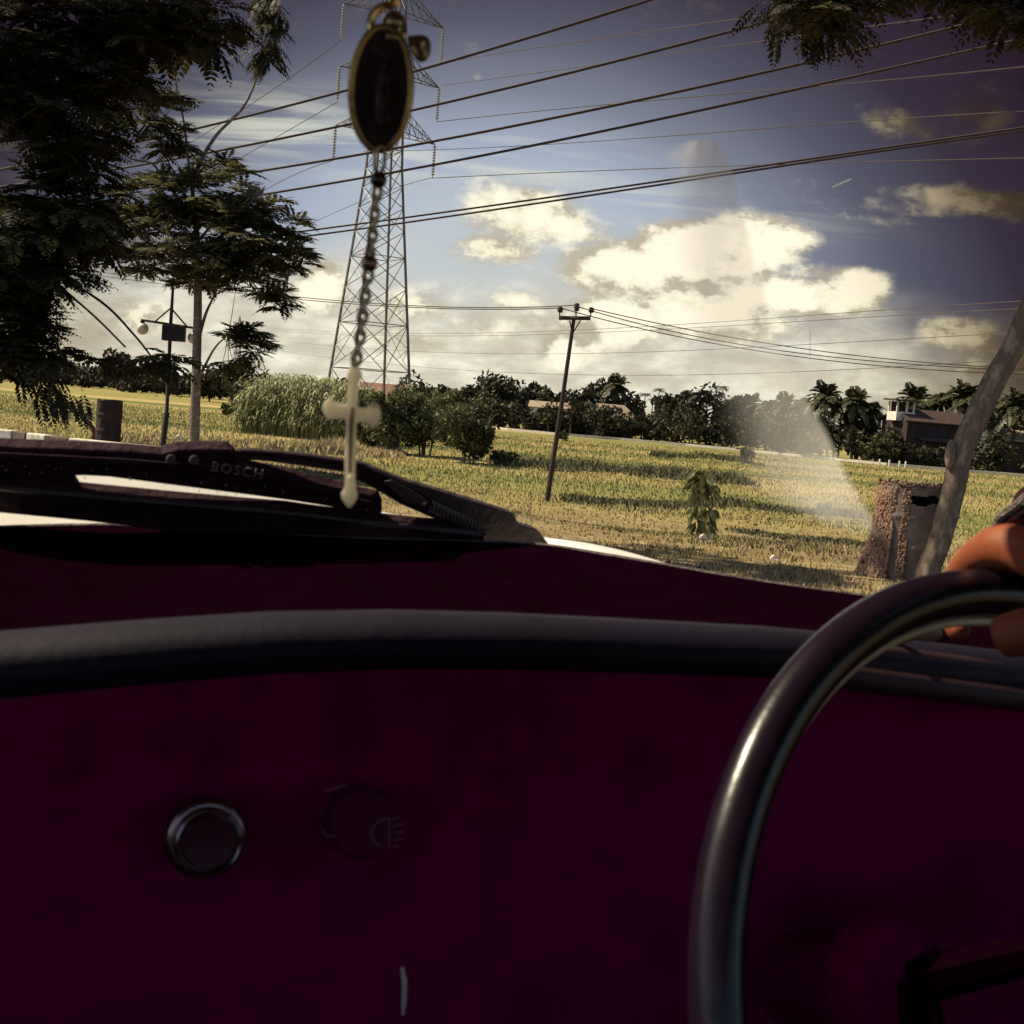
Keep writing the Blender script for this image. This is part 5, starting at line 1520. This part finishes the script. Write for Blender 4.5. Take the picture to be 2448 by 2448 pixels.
# the rest of the cabin: roof, doors, seat backs, floor and the mirror the rosary hangs from
m = MB(); m.grid([[K(l, f, 1.725 - .05 * (l / .8) ** 4) for l in np.linspace(-.72, .84, 13)] for f in (.66, .5, 0, -.6, -1.2)]); m.build('roof', lining_m, car, smooth=True)
m = MB(); m.tube([K(l, .665, 1.718 - .05 * (l / .8) ** 4) for l in np.linspace(-.70, .82, 13)], .016, 8); m.build('windscreen_header', lining_m, car, smooth=True)
for sx, dl in ((-1, -.71), (1, .83)):
    m = MB(); m.prism([K(dl, .75, .2), K(dl, .75, 1.14), K(dl, -1.2, 1.14), K(dl, -1.2, .2)], CL * .05 * sx); d_ = m.build('door', trim_m, car)
    m = MB(); m.prism([K(dl - .02 * sx, -.35, 1.16), K(dl - .02 * sx, -.45, 1.16), K(dl - .02 * sx, -.45, 1.70), K(dl - .02 * sx, -.35, 1.70)], CL * .05 * sx); m.build('door_pillar', trim_m, d_)
m = MB(); m.prism([K(-.72, -1.2, .2), K(.84, -1.2, .2), K(.84, -1.2, 1.05), K(-.72, -1.2, 1.05)], -CF * .05); m.build('rear_panel', lining_m, car)
m = MB(); m.prism([K(-.72, .9, .2), K(.84, .9, .2), K(.84, -1.2, .2), K(-.72, -1.2, .2)], (0, 0, .03)); m.build('floor', trim_m, car)
for l in (-.32, .40):
    m = MB(); m.prism([K(l - .24, -.55, .5), K(l + .24, -.55, .5), K(l + .22, -.75, 1.12), K(l - .22, -.75, 1.12)], -CF * .12); m.build('seat_back', trim_m, car, bevel=.03)
mp_ = P(955, -170, .50)
m = MB(); m.prism([mp_ + CL * s * .10 + np.array((0, 0, z)) for s, z in ((-1, 0), (1, 0), (1, .055), (-1, .055))], CF * .015); mir = m.build('rear_view_mirror', trim_m, car, bevel=.006)
m = MB(); m.tube([mp_ + CF * .015 + np.array((0, 0, .03)), K(lf(mp_)[0], .63, 1.65)], .006, 8); m.build('mirror_stem', trim_m, mir)

# ------------------------------------------------------------------ the rosary hanging from the mirror
YR = .50
R_ = lambda x, y, dy=0.0: P(x, y, YR + dy)
ros = empty('rosary', R_(850, 1215), 'rosary with an oval medal and pale metal cross hanging before the windscreen', 'rosary')
Z3 = unit(ray(880, 600)); X3 = unit(CX - Z3 * (Z3 @ CX)); Y3 = np.cross(X3, Z3) * -1
Y3 = Y3 if Y3[2] > 0 else -Y3
px2m = YR / FPX
medal_m = plum('medal_enamel', (.020, .006, .010), .5, .3, scale=200, bump=.4, bscale=260)
silver_m = leaf_mat('pale_plastic', [(0, (.84, .79, .65)), (1, (.84, .79, .65))], .62, .4)
rimgold_m = mat('tarnished_gold', (.42, .29, .12), (.16, .10, .045), .35, .5, 90, metal=.9)
bronze_m = mat('bronze_metal', (.36, .27, .17), (.2, .13, .08), .3, .5, 80, metal=.9)
bead_m = plum('dark_bead', (.02, .008, .012), .2, .6)
mc = R_(911, 213)
def oval(n, a, b, c, o=0.0, tilt=0.06):
    return [c + X3 * px2m * (a * math.cos(w) + tilt * b * math.sin(w)) + Y3 * px2m * b * math.sin(w) + Z3 * o for w in np.linspace(0, 2 * math.pi, n, endpoint=False)]
m = MB(); m.prism(oval(64, 64, 132, mc, -.0012), Z3 * .003); m.build('medal', medal_m, ros, bevel=.0006)
m = MB(); m.tube(oval(64, 68, 136, mc), .0016, 10, closed=True); rim_o = m.build('medal_rim', rimgold_m, ros, smooth=True, angle=80)
fig = MB()                                # faint raised figure on the medal face
fig.tube(catmull([R_(915, 300, -.003), R_(912, 240, -.0035), R_(918, 180, -.0035), R_(920, 150, -.003)], 4), np.interp(np.linspace(0, 1, 13), [0, .3, .8, 1], [.0032, .0028, .002, .0012]), 8); fig.ball(R_(921, 135, -.003), .0024, 10)
fig.build('raised_figure', medal_m, ros, smooth=True)
m = MB(); m.tube(catmull([R_(893, 88), R_(886, 60), R_(893, 35), R_(915, 15), R_(940, 10), R_(950, -20), R_(955, -170)], 5), .0017, 8); m.build('loop', brass_m, ros, smooth=True)
m = MB(); m.tube(catmull([R_(930, 92), R_(926, 60), R_(938, 38), R_(955, 50), R_(960, 85)], 5), .0022, 8); m.ball(R_(945, 55), .0036, 12); m.ball(R_(940, 92), .0040, 12, (1.1, 1, .8)); m.build('bail', bronze_m, ros, smooth=True)
m = MB(); m.tube(catmull([R_(975, 100), R_(1005, 97), R_(1016, 104), R_(1014, 130), R_(1004, 134), R_(990, 112)], 4), .0022, 8); m.build('side_link', bronze_m, ros, smooth=True)
for x, y, r, mm in ((905, 430, 20.5, bead_m), (883, 630, 20.5, bronze_m)):
    m = MB(); m.ball(R_(x, y), r * px2m, 20); m.build('bead', mm, ros, smooth=True)
def link(x, y, ln, wd, turn, mm=bronze_m):
    c = R_(x, y); pts = []
    for w in np.linspace(0, 2 * math.pi, 18, endpoint=False):
        pts.append(c + Y3 * px2m * ln * .5 * math.sin(w) - X3 * px2m * ln * .5 * math.sin(w) * -.08 + (X3 * math.cos(turn) + Z3 * math.sin(turn)) * px2m * wd * .5 * math.cos(w))
    return MB().tube(pts, .00085, 6, closed=True).build('chain_link', mm, ros, smooth=True, angle=80)
link(908, 382, 62, 26, .4)
for k, (x, y) in enumerate([(902, 462), (899, 487), (896, 512), (894, 538), (891, 563), (888, 588), (885, 605)]): link(x, y, 34, 20, .5 + 1.3 * (k % 2), silver_m if k % 2 else bronze_m)
for k, (x, y) in enumerate([(880, 660), (876, 684), (873, 708), (870, 732), (867, 757), (864, 782), (861, 806), (857, 832), (853, 856)]): link(x, y, 34, 22, .4 + 1.3 * (k % 2), silver_m if k % 2 else bronze_m)
out = [(845, 872), (856, 876), (863, 888), (867, 898), (861, 910), (857, 922), (856, 940), (855, 966), (853, 975), (880, 977), (890, 966), (900, 962), (906, 975), (912, 988), (910, 1004), (900, 1018), (893, 1028), (884, 1020), (878, 1012), (852, 1010), (851, 1030), (850, 1100), (848, 1150), (850, 1172), (855, 1184), (851, 1198), (843, 1208), (835, 1217), (826, 1207), (818, 1194), (815, 1182), (822, 1172), (825, 1160),
       (824, 1100), (827, 1030), (828, 1003), (800, 1000), (790, 1003), (783, 1006), (775, 990), (770, 975), (775, 962), (784, 955), (788, 945), (794, 956), (800, 963), (815, 966), (829, 968), (831, 940), (834, 920), (832, 908), (828, 900), (832, 888), (838, 876)]
m = MB(); m.prism([R_(x, y) for x, y in out], Z3 * .0028); m.build('cross', silver_m, ros, bevel=.0009)
m = MB(); m.tube(catmull([R_(842, 975, -.001), R_(840, 1000, -.0015), R_(838, 1060, -.001), R_(836, 1130, -.0006)], 4), np.interp(np.linspace(0, 1, 13), [0, .2, 1], [.0009, .0012, .0006]), 8); m.build('crucifix_figure', mat('copper_tone', (.33, .22, .17), (.22, .14, .11), .4, .5, 60, metal=.5), ros, smooth=True)
m = MB(); m.ball(R_(847, 868), .0018, 10); m.build('cross_top_glint', silver_m, ros, smooth=True)  # pale ball shaped in for a glint at the cross top
for x, y in ((838, 1143), (894, 968)):  # balls shaped in for glints on the cross
    m = MB(); m.ball(R_(x, y, -.001), .0014, 10); m.build('cross_glint', silver_m, ros, smooth=True)

# ------------------------------------------------------------------ driver's hand on the wheel
def person():
    skin, tsk, bsk = base_mat('skin')
    n = tsk.nodes.new('ShaderNodeTexNoise'); n.inputs['Scale'].default_value = 160; n.inputs['Detail'].default_value = 5
    tsk.links.new(ramp(tsk, n.outputs['Fac'], [(.35, (.30, .080, .034)), (.65, (.20, .050, .022))]), bsk.inputs['Base Color'])
    bsk.inputs['Roughness'].default_value = .5; bsk.inputs['Specular IOR Level'].default_value = .3
    bsk.inputs['Subsurface Weight'].default_value = .08; bsk.inputs['Subsurface Radius'].default_value = (.01, .004, .002); bsk.inputs['Subsurface Scale'].default_value = .5
    bp = tsk.nodes.new('ShaderNodeBump'); bp.inputs['Strength'].default_value = .25; bp.inputs['Distance'].default_value = .001
    n2 = tsk.nodes.new('ShaderNodeTexNoise'); n2.inputs['Scale'].default_value = 420; tsk.links.new(n2.outputs['Fac'], bp.inputs['Height']); tsk.links.new(bp.outputs[0], bsk.inputs['Normal'])
    V, E, Rd = [], [], []
    def chain(pts, start=None):
        prev = start
        for (p, r) in pts:
            V.append(tuple(map(float, p))); Rd.append(r); i = len(V) - 1
            if prev is not None: E.append((prev, i))
            prev = i
        return prev
    wrist = chain([(P(2790, 1440, .50), .027)])
    palm = chain([(P(2650, 1400, .535), .027), (P(2560, 1370, .565), .024)], wrist)
    chain([(P(2470, 1318, .592), .0135), (P(2400, 1300, .606), .0122), (P(2340, 1330, .630), .0100), (P(2300, 1372, .652), .0092), (P(2282, 1440, .664), .0080), (P(2285, 1490, .660), .0074), (P(2296, 1528, .650), .006)], palm)
    chain([(P(2530, 1322, .592), .0135), (P(2470, 1300, .606), .0122), (P(2425, 1345, .640), .0098), (P(2395, 1385, .658), .0092), (P(2378, 1440, .664), .0080), (P(2378, 1500, .657), .0068)], palm)
    chain([(P(2600, 1330, .580), .0125), (P(2548, 1305, .598), .0112), (P(2505, 1350, .635), .0094), (P(2472, 1390, .652), .0088), (P(2458, 1445, .657), .0076), (P(2458, 1500, .650), .0065)], palm)
    chain([(P(2660, 1355, .560), .0110), (P(2630, 1330, .575), .0098), (P(2582, 1365, .612), .0082), (P(2550, 1405, .632), .0076), (P(2538, 1450, .638), .0066), (P(2539, 1490, .632), .0056)], palm)
    chain([(P(2600, 1470, .535), .0150), (P(2520, 1500, .535), .0122), (P(2450, 1512, .540), .0112), (P(2400, 1522, .545), .0100), (P(2378, 1530, .547), .0085)], palm)
    chain([(P(2980, 1640, .42), .030), (P(3250, 2000, .30), .040)], wrist)
    me = D.meshes.new('person'); me.from_pydata(V, E, []); me.update()
    o = D.objects.new('person', me); COL.objects.link(o)
    sk = o.modifiers.new('skin', 'SKIN'); sk.branch_smoothing = .6; sk.use_smooth_shade = True
    for i, r in enumerate(Rd): me.skin_vertices[0].data[i].radius = (r, r)
    for i in range(len(V)): me.skin_vertices[0].data[i].use_root = (i == 0)
    su = o.modifiers.new('sub', 'SUBSURF'); su.levels = su.render_levels = 2
    bpy.context.view_layer.update()
    dg = bpy.context.evaluated_depsgraph_get()
    m2 = D.meshes.new_from_object(o.evaluated_get(dg)); D.objects.remove(o)
    o = link_mesh('person', m2, skin)
    m2.polygons.foreach_set('use_smooth', np.ones(len(m2.polygons), dtype=bool))
    tag(o, 'driver whose brown hand grips the top of the steering wheel at the right edge', 'person')
    # sleeve of the driver's shirt, out at the elbow
    s = MB(); s.tube([P(3080, 1770, .37), P(3250, 2000, .30), P(3500, 2350, .22)], [.048, .052, .06], 14)
    s.build('shirt_sleeve', mat('blue_shirt', (.08, .07, .10), (.06, .05, .08), .9), o, smooth=True)


person()
